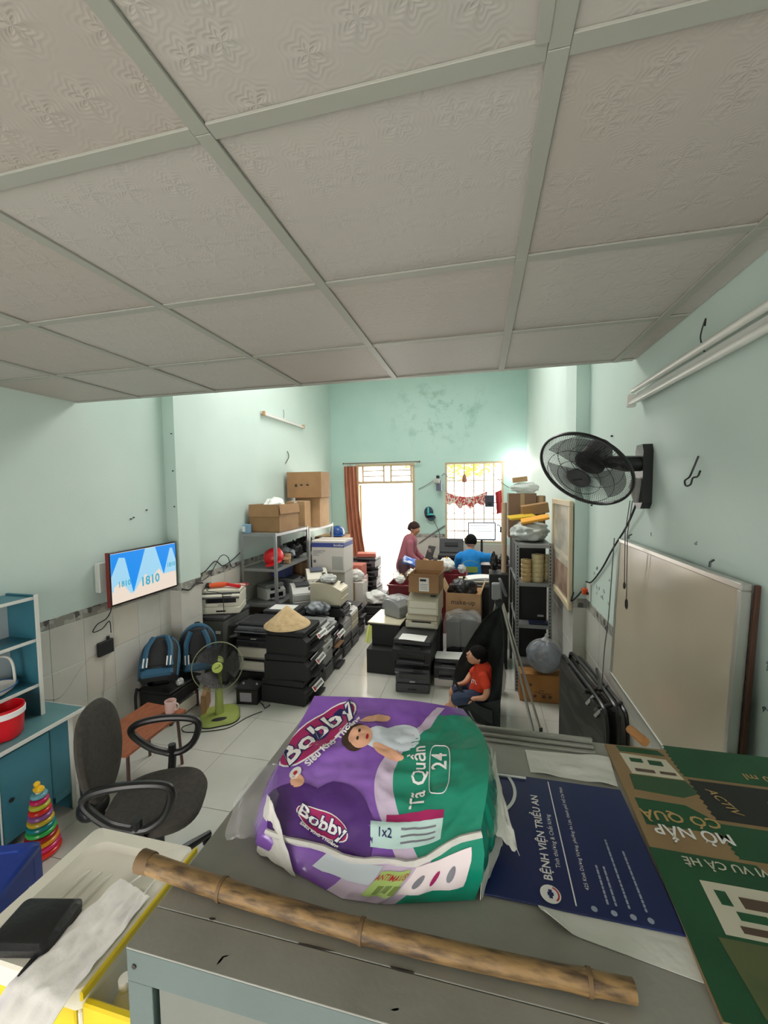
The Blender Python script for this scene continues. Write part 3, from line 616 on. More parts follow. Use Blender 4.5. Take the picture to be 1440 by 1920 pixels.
def lob(u, v):
    prof = [(0.0, .0), (.075, 0), (.088, .012), (.096, .12), (.1, .16), (.1, .185), (.094, .185), (.09, .15), (.08, .03), (0, .028)]
    s = v * (len(prof) - 1); i = min(int(s), len(prof) - 2); t = s - i; r_ = prof[i][0] * (1 - t) + prof[i + 1][0] * t; z = prof[i][1] * (1 - t) + prof[i + 1][1] * t
    a = 2 * math.pi * u; r_ *= 1 - .05 * abs(math.sin(2.5 * a)) ** 8 * (z < .14)
    return (r_ * math.cos(a), r_ * math.sin(a), z)
G().grid(lob, 48, 18, wu=True).build('pot', red, bk, 50)
G().lathe([(.0985, .135), (.1025, .137), (.104, .168), (.1, .171)], 40).build('rim_band', pr_white, bk)
bs = thing('wash_basin', 'white basin with blue rim and arched handle on the hutch shelf', 'basin', (-2.884, 1.79, .8705))
G().lathe([(0, .012), (.09, .012), (.12, .03), (.135, .05), (.13, .052), (.115, .035), (.085, .02), (0, .018)], 32, sx=.8).build('bowl', white, bs)
G().lathe([(.132, .048), (.142, .05), (.142, .056), (.134, .056)], 32, sx=.8).build('rim', M('blue_plastic_rim', (52, 106, 160), .4), bs)
G().tube(wave([(.02, .13, .05), (.02, .12, .17), (.02, .08, .225), (.02, 0, .24), (.02, -.08, .225), (.02, -.12, .17), (.02, -.13, .05)]), .008, 8).build('handle', white, bs)
# ---- stacking ring toy
ty = thing('stacking_ring_toy', 'tall rainbow stacking ring toy with a yellow duck on top', 'toy', (-2.5, 1.76, 0))
cols = [(226, 52, 40), (214, 48, 110), (226, 150, 30), (168, 30, 34), (58, 178, 84), (22, 134, 140), (208, 178, 50), (146, 86, 150), (214, 48, 40), (186, 190, 60), (200, 40, 96), (104, 164, 178)]
z = .0; r_ = .092
for i, cl_ in enumerate(cols):
    hh = .0162 if i else .019; a = r_ - hh; m = M('glossy_ring_%d' % i, cl_, .22)
    G().grid(lambda u, v, a=a, hh=hh, z=z: ((a + hh * math.cos(2 * math.pi * v)) * math.cos(2 * math.pi * u), (a + hh * math.cos(2 * math.pi * v)) * math.sin(2 * math.pi * u), z + hh + hh * .95 * math.sin(2 * math.pi * v)), 32, 10, wu=True, wv=True).build('ring', m, ty)
    z += 2 * hh * .92; r_ -= .0046
G().cyl((0, 0, .002), (0, 0, z + .01), .018, n=14).build('spindle', M('white_spindle', (220, 220, 214), .4), ty)
dm = M('yellow_duck_plastic', (236, 190, 40), .35)
dkk = G().ell((0, 0, z + .02), (.034, .024, .018), 16, 10).build('duck_body', dm, ty); G().ell((-.012, 0, z + .048), (.017, .016, .016), 14, 8).build('duck_head', dm, dkk); G().tube([(-.026, 0, z + .046), (-.038, 0, z + .044)], [.006, .003], 8).build('beak', M('orange_plastic', (226, 120, 30), .4), dkk); G().tube([(.028, 0, z + .024), (.042, 0, z + .036)], [.012, .003], 8).build('duck_tail', dm, dkk)
# ---- blue stool
bl_p = M('blue_plastic', (36, 66, 158), .35)
st = thing('plastic_stool', 'blue plastic stool at the lower left edge beside the ring toy', 'stool', (-2.14, 1.235, 0), 22)
tray([(rrect(-.17, .17, -.15, .15, .03), .415), (rrect(-.172, .172, -.152, .152, .03), .438), (rrect(-.16, .16, -.14, .14, .03), .45), (rrect(-.12, .12, -.1, .1, .03), .449), (rrect(-.115, .115, -.095, .095, .03), .443)]).build('seat', bl_p, st, 40)
for sx in (-1, 1):
    for sy in (-1, 1):
        G().prism([(sx * .165, sy * .145), (sx * .115, sy * .145), (sx * .125, sy * .12), (sx * .145, sy * .105), (sx * .165, sy * .095)], 0, .42).build('leg', bl_p, st)
for sy in (-1, 1): G().box(-.12, .12, sy * .14 - .004, sy * .14 + .004, .3, .42, .002).build('apron', bl_p, st)
for sx in (-1, 1): G().box(sx * .16 - .004, sx * .16 + .004, -.1, .1, .3, .42, .002).build('apron', bl_p, st)
# ---- office chair
fab = M('charcoal_fabric', (62, 58, 52), .9, mix=((50, 47, 43), 40, .4, .7, 3), bump=(220, .3)); pl_b = M('black_chair_plastic', (20, 20, 21), .38)
oc = thing('office_chair', 'black fabric office swivel chair with looped armrests beside the ivory cabinet', 'chair', (-1.66, 1.74, 0), 26)
def cush(u, v):
    a = 2 * math.pi * u; c_, s_ = math.cos(a), math.sin(a); k = .235
    rx = k * math.copysign(abs(c_) ** .75, c_); ry = (.235 + .015 * c_) * math.copysign(abs(s_) ** .75, s_)
    prof = [(0, -.035), (.8, -.035), (.97, -.02), (1, 0), (.96, .022), (.8, .034), (.4, .03), (0, .026)]
    q = v * 7; i = min(int(q), 6); t = q - i; r_ = prof[i][0] * (1 - t) + prof[i + 1][0] * t; z = prof[i][1] * (1 - t) + prof[i + 1][1] * t
    return (rx * r_, ry * r_, .47 + z - (.018 * max(0, rx * r_ / k) ** 2))
G().grid(cush, 40, 21, wu=True).build('seat', fab, oc, 60)
def backr(u, v):
    a = 2 * math.pi * u; c_, s_ = math.cos(a), math.sin(a)
    hw = .215 * math.copysign(abs(c_) ** .8, c_) * (1 - .16 * (-s_ if s_ < 0 else 0)); hz = .24 * math.copysign(abs(s_) ** .8, s_)
    prof = [(0, -.03), (.75, -.03), (.96, -.016), (1, 0), (.95, .018), (.75, .028), (0, .03)]
    q = v * 6; i = min(int(q), 5); t = q - i; r_ = prof[i][0] * (1 - t) + prof[i + 1][0] * t; dx = prof[i][1] * (1 - t) + prof[i + 1][1] * t
    y = hw * r_; zz = hz * r_; return (-.265 + dx + .35 * y * y - .12 * zz, y, .79 + zz)
G().grid(backr, 40, 18, wu=True).build('backrest', fab, oc, 60)
G().tube(wave([(-.325, 0, .82), (-.335, 0, .62), (-.3, 0, .45), (-.12, 0, .425)]), [.022] * 25, 8).build('back_bracket', pl_b, oc)
G().ell((-.3, 0, .5), (.07, .09, .06)).build('bracket_cover', pl_b, oc)
for sy in (-1, 1):
    pts = wave([(-.02, sy * .285, .55), (-.12, sy * .285, .6), (-.21, sy * .28, .70), (-.18, sy * .28, .75), (-.05, sy * .285, .765), (.1, sy * .285, .745), (.15, sy * .285, .70), (.12, sy * .285, .6), (.05, sy * .285, .55), (-.02, sy * .285, .55)], 6)[:-1]
    G().tube(pts, .02, 10, True).build('armrest', pl_b, oc); G().tube(wave([(.0, sy * .285, .6), (0, sy * .275, .5), (0, sy * .22, .435), (0, sy * .12, .43)]), .022, 8).build('arm_post', pl_b, oc)
G().cyl((0, 0, .1), (0, 0, .44), .024, n=16).build('gas_column', pl_b, oc); G().box(-.12, .12, -.1, .1, .415, .44, .008).build('seat_plate', pl_b, oc)
for k in range(5):
    a = R(72 * k + 44); ca, sa = math.cos(a), math.sin(a)
    l = G().tube([(.02 * ca, .02 * sa, .11), (.16 * ca, .16 * sa, .095), (.29 * ca, .29 * sa, .075)], [.028, .024, .017], 8).build('base_leg', pl_b, oc)
    G().cyl((.28 * ca - .02 * sa, .28 * sa + .02 * ca, .028), (.28 * ca + .02 * sa, .28 * sa - .02 * ca, .028), .028, n=14).build('caster', pl_b, l)
# ---- small wood table and mug
wood = M('reddish_brown_wood', (160, 92, 56), .45, mix=((122, 64, 38), 14, .35, .7, 6, (6, 1, 1)))
wt = thing('low_wooden_table', 'low reddish-brown wooden table with metal legs by the left wall', 'table', (-2.4, 2.36, 0))
G().prism([(-.19, -.1), (-.19, .3), (.19, .27), (.2, -.28), (.1, -.31)], .402, .42).build('tabletop', wood, wt)
for x, y in ((-.15, -.06), (-.15, .25), (.15, .22), (.14, -.22)): G().tube([(x, y, .402), (x * 1.08, y * 1.08, .003)], .011, 8).build('leg', M('dark_red_metal', (70, 44, 42), .5), wt)
mg = thing('mug', 'pale pink mug standing on the low wooden table', 'mug', (-2.3, 2.575, .42))
G().lathe([(0, 0), (.036, 0), (.04, .01), (.041, .09), (.038, .091), (.037, .02), (0, .018)], 24).build('cup', M('pale_pink_ceramic', (226, 198, 192), .35), mg); G().tube(wave([(.038, .0, .075), (.066, 0, .07), (.068, 0, .035), (.039, 0, .02)]), .005, 8).build('handle', M('pale_pink_ceramic', (226, 198, 192), .35), mg)
# ---- television on the left wall
tv = thing('television', 'wall-mounted television showing blue and white graphics on the left wall', 'television', (-2.93, 3.035, 1.39))
G().box(0, .03, -.372, .372, -.222, .222, .004).build('bezel', M('gloss_black_plastic', (12, 12, 13), .2), tv)
scm = bpy.data.materials.new('lit_tv_screen'); scm.use_nodes = True
def emat(key, rgb, s):
    m = M(key, rgb, .3); b = m.node_tree.nodes['Principled BSDF']; b.inputs['Emission Color'].default_value = lin(rgb) + (1,); b.inputs['Emission Strength'].default_value = s; b.inputs['Base Color'].default_value = (.02, .02, .02, 1); return m
ES = 1.6
sc = G().box(.03, .0305, -.36, .36, -.205, .21).build('screen', emat('screen_cream_light', (222, 206, 190), ES), tv, 0)
def scr(poly, mat, name, z): return G().prism([(y * .36, q * .2) for y, q in poly], z, z + .0003, 'x').build(name, mat, sc, 0)
sb = emat('screen_blue_light', (0, 132, 224), ES); slb = emat('screen_pale_blue_light', (150, 200, 226), ES); stl = emat('screen_teal_light', (60, 160, 190), ES)
scr([(-1, 1.03), (1, 1.03), (1, .3), (.85, .05), (.55, -.3), (.2, -.1), (-.1, -.35), (-.45, -.75), (-.6, -.2), (-1, .1)], sb, 'blue_graphic', .0306)
scr([(-1, .1), (-.78, .85), (-.62, .8), (-.42, -.75), (-.6, -.75), (-1, -.5)], slb, 'pale_graphic', .031); scr([(-.42, -.78), (-.02, 1.03), (.3, 1.03), (.56, -.35), (.3, -.2), (.2, -.3), (0, -.28)], slb, 'pale_graphic', .031); scr([(.56, -.3), (.8, .85), (.88, .85), (1, .2), (1, -.3)], slb, 'pale_graphic', .031)
scr([(-.95, -.35), (-.75, -.15), (-.5, -.75), (-.95, -.75)], MATS['screen_cream_light'], 'cream_graphic', .0314); scr([(-.4, -.75), (-.05, -.1), (.15, -.3), (.4, .0), (.56, -.35), (.6, -.75)], MATS['screen_cream_light'], 'cream_graphic', .0314)
for t, y, q, s in (('1810', .1, -.42, .11), ('1810', -.66, -.28, .065), ('1810', .82, .05, .055)): G().txt(t, s, lambda a, b, y=y, q=q: Vector((.032, y * .36 + a, q * .2 + b)), bold=.03).build('screen_lettering', stl, sc, 0)
G().box(-.05, 0, -.12, .12, -.1, .1, .003).build('wall_mount', pl_b, tv); G().box(-.004, .028, -.376, -.372, -.224, .222, .001).build('red_side_strip', M('dark_red_plastic', (120, 36, 34), .4), tv); G().box(-.09, -.04, -.4, -.3, -.1, .14, .004).build('bracket_arm', edge_w, tv)
cord = M('black_cable', (22, 22, 24), .5); cord_w = M('white_cable', (196, 194, 188), .5)
def cable(label, pts, r=.004, mat=cord, name='cable', n=8): return one(name, G().tube(wave(pts, n), r, 6), mat, label, 'cable')
cable('black cable looping from the television down to the power adapter', [(-2.96, 2.72, 1.2), (-2.98, 2.73, 1.12), (-3.0, 2.7, 1.06), (-3.0, 2.62, 1.04), (-3.0, 2.58, .99), (-3.0, 2.66, .99), (-3.0, 2.73, 1.03), (-3.0, 2.74, .93)])
pa = thing('power_adapter', 'black power adapter stuck to the tiled left wall below the television', 'adapter', (-3.022, 2.69, .82)); G().box(0, .025, -.07, .07, -.055, .06, .004).build('brick', black_m, pa); G().box(.002, .02, .02, .04, .06, .09, .003).build('plug', black, pa)
cable('thin white cable hanging from the power adapter to the floor', [(-3.018, 2.67, .77), (-3.018, 2.68, .6), (-3.018, 2.65, .4), (-3.015, 2.6, .3), (-3.015, 2.7, .28)], .002, cord_w)
cable('thin white cable strung along the tiles above the low table', [(-3.02, 2.04, .75), (-3.02, 2.3, .6), (-3.02, 2.5, .75), (-3.02, 2.66, .82)], .002, cord_w)
# ---- green floor fan
gr = M('lime_green_plastic', (150, 164, 84), .4); gr_d = M('smoky_fan_blade', (64, 64, 64), .3, alpha=.7)
ff = thing('floor_fan', 'lime green table fan standing on the floor near the backpacks', 'fan', (-2.36, 3.24, 0), 33)
tray([(rrect(-.17, .17, -.17, .17, .11), 0), (rrect(-.175, .175, -.175, .175, .11), .012), (rrect(-.165, .165, -.165, .165, .11), .03), (rrect(-.09, .09, -.09, .09, .07), .045)]).build('base', gr, ff, 40)
G().box(-.176, .176, -.176, .176, .0, .006, .002).build('base_foot', black_m, ff) if False else tray([(rrect(-.178, .178, -.178, .178, .112), 0), (rrect(-.178, .178, -.178, .178, .112), .008), (rrect(-.1, .1, -.1, .1, .05), .009)]).build('base_foot', black_m, ff)
G().ell((0, -.11, .036), (.07, .028, .012)).build('control_panel', black_m, ff)
G().tube([(0, 0, .03), (0, 0, .2), (0, .01, .42)], [.042, .034, .028], 14).build('post', gr, ff)
G().tube([(0, .08, .5), (0, 0, .5), (0, -.03, .5)], [.05, .055, .04], 14).build('motor', gr, ff)
q = Matrix.Translation((0, -.06, .505)) @ Matrix.Rotation(R(80), 4, 'X')
G(q).grid(lambda u, v: ((.215 + .0042 * math.cos(2 * math.pi * v)) * math.cos(2 * math.pi * u), (.215 + .0042 * math.cos(2 * math.pi * v)) * math.sin(2 * math.pi * u), .005 * math.sin(2 * math.pi * v)), 48, 8, True, True).build('cage_ring', M('pale_green_rim', (140, 146, 112), .4), ff)
wire = M('grey_cage_wire', (40, 40, 38), .45, .3)
g = G(q)
for k in range(64):
    a = 2 * math.pi * k / 64; ca, sa = math.cos(a), math.sin(a); g.tube([(.05 * ca, .05 * sa, .05), (.13 * ca, .13 * sa, .045), (.214 * ca, .214 * sa, .0)], .0011, 3)
for rr, zz in ((.09, .05), (.15, .04)): g.tube([(rr * math.cos(2 * math.pi * k / 40), rr * math.sin(2 * math.pi * k / 40), zz) for k in range(40)], .0012, 3, True)
tag(g.build('front_cage', wire, ff), kind='stuff')
g = G(q)
for k in range(64):
    a = 2 * math.pi * k / 64; ca, sa = math.cos(a), math.sin(a); g.tube([(.05 * ca, .05 * sa, -.06), (.15 * ca, .15 * sa, -.055), (.214 * ca, .214 * sa, .0)], .0011, 3)
tag(g.build('rear_cage', wire, ff), kind='stuff')
def blades(parent, q, R0, mat, nb=3, name='blade', z0=0):
    for k in range(nb):
        def bf(u, v, k=k):
            a = 2 * math.pi * k / nb + (u - .5) * (1.0 + .5 * v); r_ = .035 + (R0 - .035) * v; return (r_ * math.cos(a), r_ * math.sin(a), z0 + .028 * (u - .5))
        G(q).slab(bf, 10, 8, .002).build(name, mat, parent, 60)
blades(ff, q, .19, gr_d)
G(q).lathe([(0, .062), (.04, .06), (.046, .054), (.046, .046)], 24).build('hub_badge', M('bright_lime_plastic', (190, 210, 96), .4), ff)
G(q).tube([(-.022, -.006, .064), (.006, .004, .065), (.022, .014, .064), (.016, .026, .064)], .003, 5).build('badge_mark', black_m, ff)
cable('black cord of the lime fan coiled around its base on the floor', [(-2.52, 3.1, .004), (-2.58, 3.02, .004), (-2.5, 2.96, .004), (-2.3, 3.02, .004), (-2.17, 3.1, .004), (-2.1, 3.28, .004), (-2.02, 3.4, .004)], .004)
# ================================================================ LEFT SIDE AND AISLE STACKS
dark = M('charcoal_plastic', (44, 44, 47), .45); dark2 = M('graphite_plastic', (64, 65, 68), .45); grey = M('mid_grey_plastic', (118, 119, 118), .45); lgrey = M('light_grey_plastic', (178, 178, 174), .42); beige = M('beige_plastic', (196, 188, 166), .45); pap = M('white_paper', (228, 228, 224), .7); offw = M('off_white_plastic', (214, 210, 194), .4)
glass_d = M('dark_gloss_panel', (16, 17, 20), .15)
def printer(label, loc, rz, w, d, h, style, m, m2=None, sticker=None, paper=False, group=None, name='printer', m3=None):
    """front is local -y; parts follow the style"""
    m2 = m2 or m; m3 = m3 or m2; t = thing(name, label, 'printer', loc, rz, group); X, Y = w / 2, d / 2
    if style == 'inkjet':
        G().prism([(-Y, .015), (-Y + .02, 0), (Y, 0), (Y, h * .74), (-Y + .05, h * .74), (-Y, h * .55)], -X, X, 'x').build('body', m, t)
        G().box(-X, X, -Y + .03, Y, h * .745, h, .012).build('scanner_lid', m2, t)
        G().box(-X * .72, X * .72, -Y - .004, -Y + .02, h * .14, h * .42, .004).build('output_slot', glass_d, t)
        G().box(-X * .68, X * .68, -Y - .05, -Y + .03, h * .06, h * .13, .004).build('output_tray', m3, t)
        G().box(-X * .5, X * .5, -Y + .012, -Y + .045, h * .57, h * .72, .004).build('control_panel', glass_d, t)
    elif style == 'laser':
        n = 8; prof = [(-Y, .01), (-Y + .01, 0), (Y, 0), (Y, h * .94)] + [(Y * .9 - (Y * 1.55) * k / n, h * (.96 + .04 * math.sin(math.pi * k / n)) - h * .16 * (k / n) ** 2.5) for k in range(n + 1)] + [(-Y, h * .66)]
        G().prism(prof, -X, X, 'x').build('body', m, t, 25)
        G().prism([(Y * .75, h * .99), (Y * .1, h * .985), (-Y * .45, h * .93), (-Y * .45, h * .96), (Y * .1, h * 1.012), (Y * .75, h * 1.01)], -X * .62, X * .62, 'x').build('output_recess', m2, t)
        G().box(-X * .9, X * .9, -Y - .006, -Y + .01, h * .34, h * .62, .004).build('front_door', m3, t)
        G().box(-X * .92, X * .92, -Y - .008, -Y + .01, h * .05, h * .3, .004).build('paper_tray', m3, t)
        G().box(X * .45, X * .8, -Y * .8, -Y * .6, h * .84, h * .875, .002).build('button_panel', dark, t)
    elif style == 'mfp':
        G().box(-X, X, -Y, Y, 0, h * .3, .01).build('paper_tray', m, t)
        G().box(-X, X, -Y + .02, Y, h * .3, h * .68, .006).build('body', m, t)
        G().box(-X * .8, X * .8, -Y + .012, -Y + .03, h * .46, h * .66, .003).build('output_slot', glass_d, t)
        G().box(-X * 1.02, X * 1.02, -Y - .012, Y, h * .68, h * .82, .008).build('scanner_body', m2, t)
        G().box(-X, X, -Y + .06, Y, h * .825, h, .012).build('scanner_lid', m2, t)
        cp = G().prism([(-Y - .012, h * .66), (-Y - .03, h * .7), (-Y + .055, h * .87), (-Y + .055, h * .8)], -X, X, 'x').build('control_panel', m3, t)
        G(Matrix.Translation((X * .35, -Y - .0, h * .79)) @ Matrix.Rotation(R(35), 4, 'X')).box(-.05, .05, -.02, .02, 0, .004, .001).build('display', glass_d, cp)
        G().box(-X * .25, X * .25, -Y - .006, -Y + .01, h * .1, h * .16, .003).build('tray_grip', glass_d, t)
        G().box(-X * .15, X * .15, -Y - .001, -Y + .021, h * .36, h * .4, .001).build('badge', lgrey, t)
    elif style == 'block':
        G().box(-X, X, -Y, Y, 0, h * .55, .012).build('body', m, t); G().box(-X * .99, X * .99, -Y * .98, Y, h * .56, h, .014).build('cover', m2, t)
        G().box(-X * .8, X * .8, -Y - .006, -Y + .01, h * .1, h * .4, .004).build('front_panel', m3, t); G().box(-X * .6, X * .6, -Y - .003, -Y + .02, h * .44, h * .54, .003).build('paper_slot', glass_d, t)
    if sticker:
        a, b = sticker; q = Matrix.Translation((a, -Y - .052, h * b)) @ Matrix.Rotation(R(-38), 4, 'X')
        s_ = G(q).box(-.11, .11, -.002, .002, -.028, .028, .001).build('sticker', pap, t); G(q).box(-.09, .09, -.0028, -.002, -.012, .01).build('sticker_print', grey, s_, 0); G(q).box(-.1, -.07, -.0028, -.002, -.02, .02).build('sticker_print', red_p, s_, 0)
    if paper:
        G(Matrix.Translation((0, .02, h + .001)) @ Matrix.Rotation(R(4), 4, 'Z')).box(-.15, .15, -.1, .1, 0, .0015).build('paper', pap, t, 0)
    return t
kraft2 = M('brown_cardboard', (158, 122, 84), .8, mix=((146, 110, 76), 7, .4, .8, 5)); kraft3 = M('tan_cardboard', (190, 152, 112), .8, mix=((176, 138, 100), 7, .4, .8, 5)); tape = M('clear_brown_tape', (176, 148, 108), .3)
def carton(label, loc, rz, w, d, h, m, opened=False, tape_on=True, name='carton', group=None, rot=None, tm=None, fl=None):
    t = thing(name, label, 'carton', loc, rz, group, rot); X, Y = w / 2, d / 2
    if not opened:
        G().box(-X, X, -Y, Y, 0, h, .004).build('box', m, t)
        for s in (-1, 1): G().box(-X + .001, X - .001, *sorted((s * .0015, s * (Y - .001))), h, h + .003, .001).build('flap', m, t)
        if tape_on: G().box(-X - .001, X + .001, -.022, .022, h + .003, h + .004).build('tape', tm or tape, t, 0); G().box(-.022 - X * 0, .022, -Y - .001, -Y, h * .3, h, 0).build('tape', tm or tape, t, 0)
    else:
        k = .004
        g = G().box(-X, X, -Y, Y, 0, .004, 0).build('bottom', m, t)
        for (a, b, c_, e_) in ((-X, X, -Y, -Y + k), (-X, X, Y - k, Y), (-X, -X + k, -Y, Y), (X - k, X, -Y, Y)): G().box(a, b, c_, e_, 0, h, .001).build('side', m, t)
        fl = fl or min(Y, .16)
        for s, ang in ((-1, opened[0]), (1, opened[1])):
            G(Matrix.Translation((0, s * Y, h)) @ Matrix.Rotation(-s * R(ang), 4, 'X')).box(-X, X, -.002, .002, 0, fl, .001).build('flap', m, t)
        for s, ang in ((-1, opened[2]), (1, opened[3])):
            G(Matrix.Translation((s * X, 0, h)) @ Matrix.Rotation(s * R(ang), 4, 'Y')).box(-.002, .002, -Y, Y, 0, fl * .8, .001).build('flap', m, t)
    return t
bagm = {'clear': M('cloudy_plastic_bag', (214, 216, 214), .25, alpha=.62, bump=(40, .8)), 'white': M('white_plastic_bag', (228, 228, 224), .4, bump=(30, .8)), 'black': M('black_plastic_bag', (24, 24, 26), .3, bump=(30, .9)), 'grey': M('grey_wrapped_plastic', (150, 154, 160), .22, mix=((58, 62, 70), 8, .42, .6, 6), bump=(16, 1.0))}
def bagged(label, loc, r, kind, seed, amp=.22, name='plastic_bag', cat='bag', knot=True, group=None):
    t = thing(name, label, cat, loc, 0, group)
    G().blob((0, 0, r[2] * .9), r, amp, 2.3, seed, 34, 22, flat=0.0).build('sack', bagm[kind], t, 80)
    if knot: G().tube([(0, 0, r[2] * 1.75), (.01, 0, r[2] * 1.98), (.025, .01, r[2] * 2.12)], [r[0] * .2, .008, r[0] * .13], 8).build('knot', bagm[kind], t)
    return t
# ---- stack A, nearest to the camera, under the conical hat
for k, (zz, hh) in enumerate(((0, .235), (.236, .245), (.482, .235))):
    printer(('lowest black inkjet printer in the stack under the conical hat', 'middle black inkjet printer in the stack under the conical hat', 'topmost black inkjet printer directly under the conical hat')[k], (-1.875 + .01 * k, 3.79 + .012 * k, zz), 90 + (-2, 2, -1)[k], .44 - .02 * k, .48 - .02 * k, hh, 'inkjet', black_m, black_m, (-.04 + .05 * k, .62), group='black printers under the hat')
straw = M('woven_palm_leaf', (212, 184, 140), .75, mix=((188, 158, 114), 18, .4, .75, 5, (1, 1, .2)), bump=(80, .4))
ht = thing('conical_hat', 'pale conical palm-leaf hat resting on a stack of black printers', 'hat', (-1.93, 3.79, .722))
G().lathe([(.235, 0), (.232, .006), (.16, .062), (.08, .132), (.012, .192), (0, .196)], 48).build('crown', straw, ht, 60); G().lathe([(.228, .001), (.155, .056), (.06, .138), (0, .188)], 48).build('lining', straw, ht, 60)
for k in range(5):
    rr = .225 - .042 * k; zz = .0105 + .033 * k; G().tube([(rr * math.cos(a * math.pi / 20), rr * math.sin(a * math.pi / 20), zz + .0015) for a in range(40)], .0012, 4, True).build('rib_hoop', straw, ht)
# ---- next stacks along the aisle
printer('grey laser printer at the foot of the second aisle stack', (-1.87, 4.21, 0), 90, .285, .44, .29, 'block', dark2, grey, m3=dark2)
printer('pale grey copier on top of the second aisle stack behind the hat', (-1.86, 4.21, .294), 90, .278, .42, .34, 'mfp', lgrey, grey, m3=lgrey)
printer('black printer at the foot of the third aisle stack', (-1.86, 4.52, 0), 90, .33, .42, .24, 'inkjet', black_m, dark)
printer('black printer with open brown tray in the third aisle stack', (-1.86, 4.52, .242), 91, .33, .40, .22, 'inkjet', black_m, black_m, (0, .7), m3=M('brown_tray_plastic', (150, 110, 74), .5))
bagged('shiny clear bag of pinkish parts on the third aisle stack', (-1.84, 4.52, .466), (.16, .1, .06), 'clear', 4, .3, knot=False)
bagged('dark glossy wrapped parcel on the third aisle stack', (-1.9, 4.53, .60), (.14, .1, .08), 'grey', 9, .3, knot=False)
printer('black laser printer at the foot of the fourth aisle stack', (-1.86, 4.87, 0), 90, .32, .42, .25, 'block', black_m, dark)
printer('printer with a white front door in the fourth aisle stack', (-1.86, 4.87, .252), 90, .32, .42, .26, 'laser', dark, dark2, m3=lgrey)
printer('flat black printer below the beige one in the fourth aisle stack', (-1.87, 4.87, .515), 91, .33, .42, .15, 'inkjet', black_m, black)
printer('beige laser printer topping the fourth aisle stack', (-1.88, 4.87, .667), 92, .31, .40, .27, 'laser', beige, dark2, m3=beige)
bagged('frosty plastic bag draped over the beige printer', (-1.86, 4.8, .94), (.1, .1, .05), 'clear', 12, .3, knot=False)
printer('dark printer at the foot of the fifth aisle stack', (-1.86, 5.22, 0), 90, .32, .42, .22, 'block', dark, dark2)
printer('light grey printer on the fifth aisle stack', (-1.86, 5.22, .222), 90, .31, .4, .34, 'laser', lgrey, dark2, m3=beige)
printer('dark printer at the foot of the last aisle stack before the doorway', (-1.88, 5.58, 0), 90, .32, .42, .26, 'block', dark2, dark)
printer('black flat printer on the last aisle stack before the doorway', (-1.88, 5.58, .262), 88, .32, .42, .18, 'inkjet', black_m, dark)
# ---- second row behind the aisle stacks
carton('black wrapped box on the floor behind the lime fan', (-2.335, 3.98, 0), 0, .41, .34, .165, black_m, tape_on=False)
printer('white printer stood on its end behind the lime fan', (-2.335, 3.98, .175), 0, .41, .34, .26, 'block', lgrey, offw, m3=offw)
printer('charcoal copier with flat top behind the conical hat', (-2.335, 4.0, .44), 0, .41, .4, .24, 'mfp', dark, dark, m3=dark2)
printer('wide charcoal copier with white paper on its lid', (-2.32, 4.46, .32), 0, .4, .37, .36, 'mfp', dark, dark2, m3=dark, paper=True)
carton('plain brown carton under the wide charcoal copier', (-2.32, 4.46, 0), 0, .38, .35, .312, kraft2)
carton('grey carton on the floor under the two pale laser printers', (-2.285, 5.0, 0), 0, .38, .44, .296, M('grey_card', (120, 118, 112), .8))
printer('dark flat printer carrying the front pale laser printer', (-2.285, 4.98, .305), 0, .38, .44, .27, 'inkjet', dark, black_m)
printer('front pale grey laser printer with dark top recess', (-2.285, 4.93, .579), 35, .29, .29, .29, 'laser', lgrey, dark2, m3=lgrey)
carton('brown carton on the floor below the rear pale laser printer', (-2.295, 5.45, 0), 0, .38, .4, .614, kraft2)
printer('rear pale laser printer with bluish top beside the white printer carton', (-2.29, 5.43, .626), 30, .29, .29, .34, 'laser', offw, M('slate_plastic', (92, 98, 116), .4), m3=offw)
bagged('crumpled black bag between the pale laser printer and the aisle', (-1.93, 5.22, .572), (.09, .1, .12), 'black', 15, .4)
G_t = None
carton('white carton with small print below the printer carton', (-2.2, 5.95, .306), 0, .46, .4, .55, M('white_card', (216, 210, 204), .7), tape_on=False)
carton('plain carton on the floor below the white cartons by the rack', (-2.2, 5.95, 0), 0, .46, .4, .298, kraft2)
bx = thing('printer_carton', 'white printer carton with a blue band across its upper side', 'carton', (-2.2, 5.92, .864))
wc = M('white_card', (216, 210, 204), .7); bb = M('blue_band_print', (62, 76, 150), .6)
G().box(-.27, .24, -.22, .22, 0, .47, .004).build('box', wc, bx); G().box(-.271, .241, -.2215, -.2195, .375, .44, 0).build('blue_band', bb, bx, 0); G().box(.2395, .2415, -.2215, .2, .375, .44, 0).build('blue_band', bb, bx, 0)
G().txt('brother', .05, mp((.16, -.2225, .407), (1, 0, 0), (0, 0, 1)), bold=.01).build('brand_lettering', pr_white, bx, 0)
for k in range(5): G().box(-.25, -.25 + (.2, .12, .16, .08, .1)[k], -.2212, -.2202, .32 - .018 * k, .325 - .018 * k).build('small_print_line', grey_p, bx, 0)
G().box(.05, .22, -.2212, -.2202, .04, .24).build('print_block', lgrey, bx, 0); G(Matrix.Translation((-.225, -.2205, .16)) @ Matrix.Rotation(R(90), 4, 'X')).lathe([(0, .001), (.024, .001), (.024, 0)], 18).build('round_symbol', grey_p, bx); G().box(-.27, .24, -.02, .02, .47, .472).build('tape', tape, bx, 0)
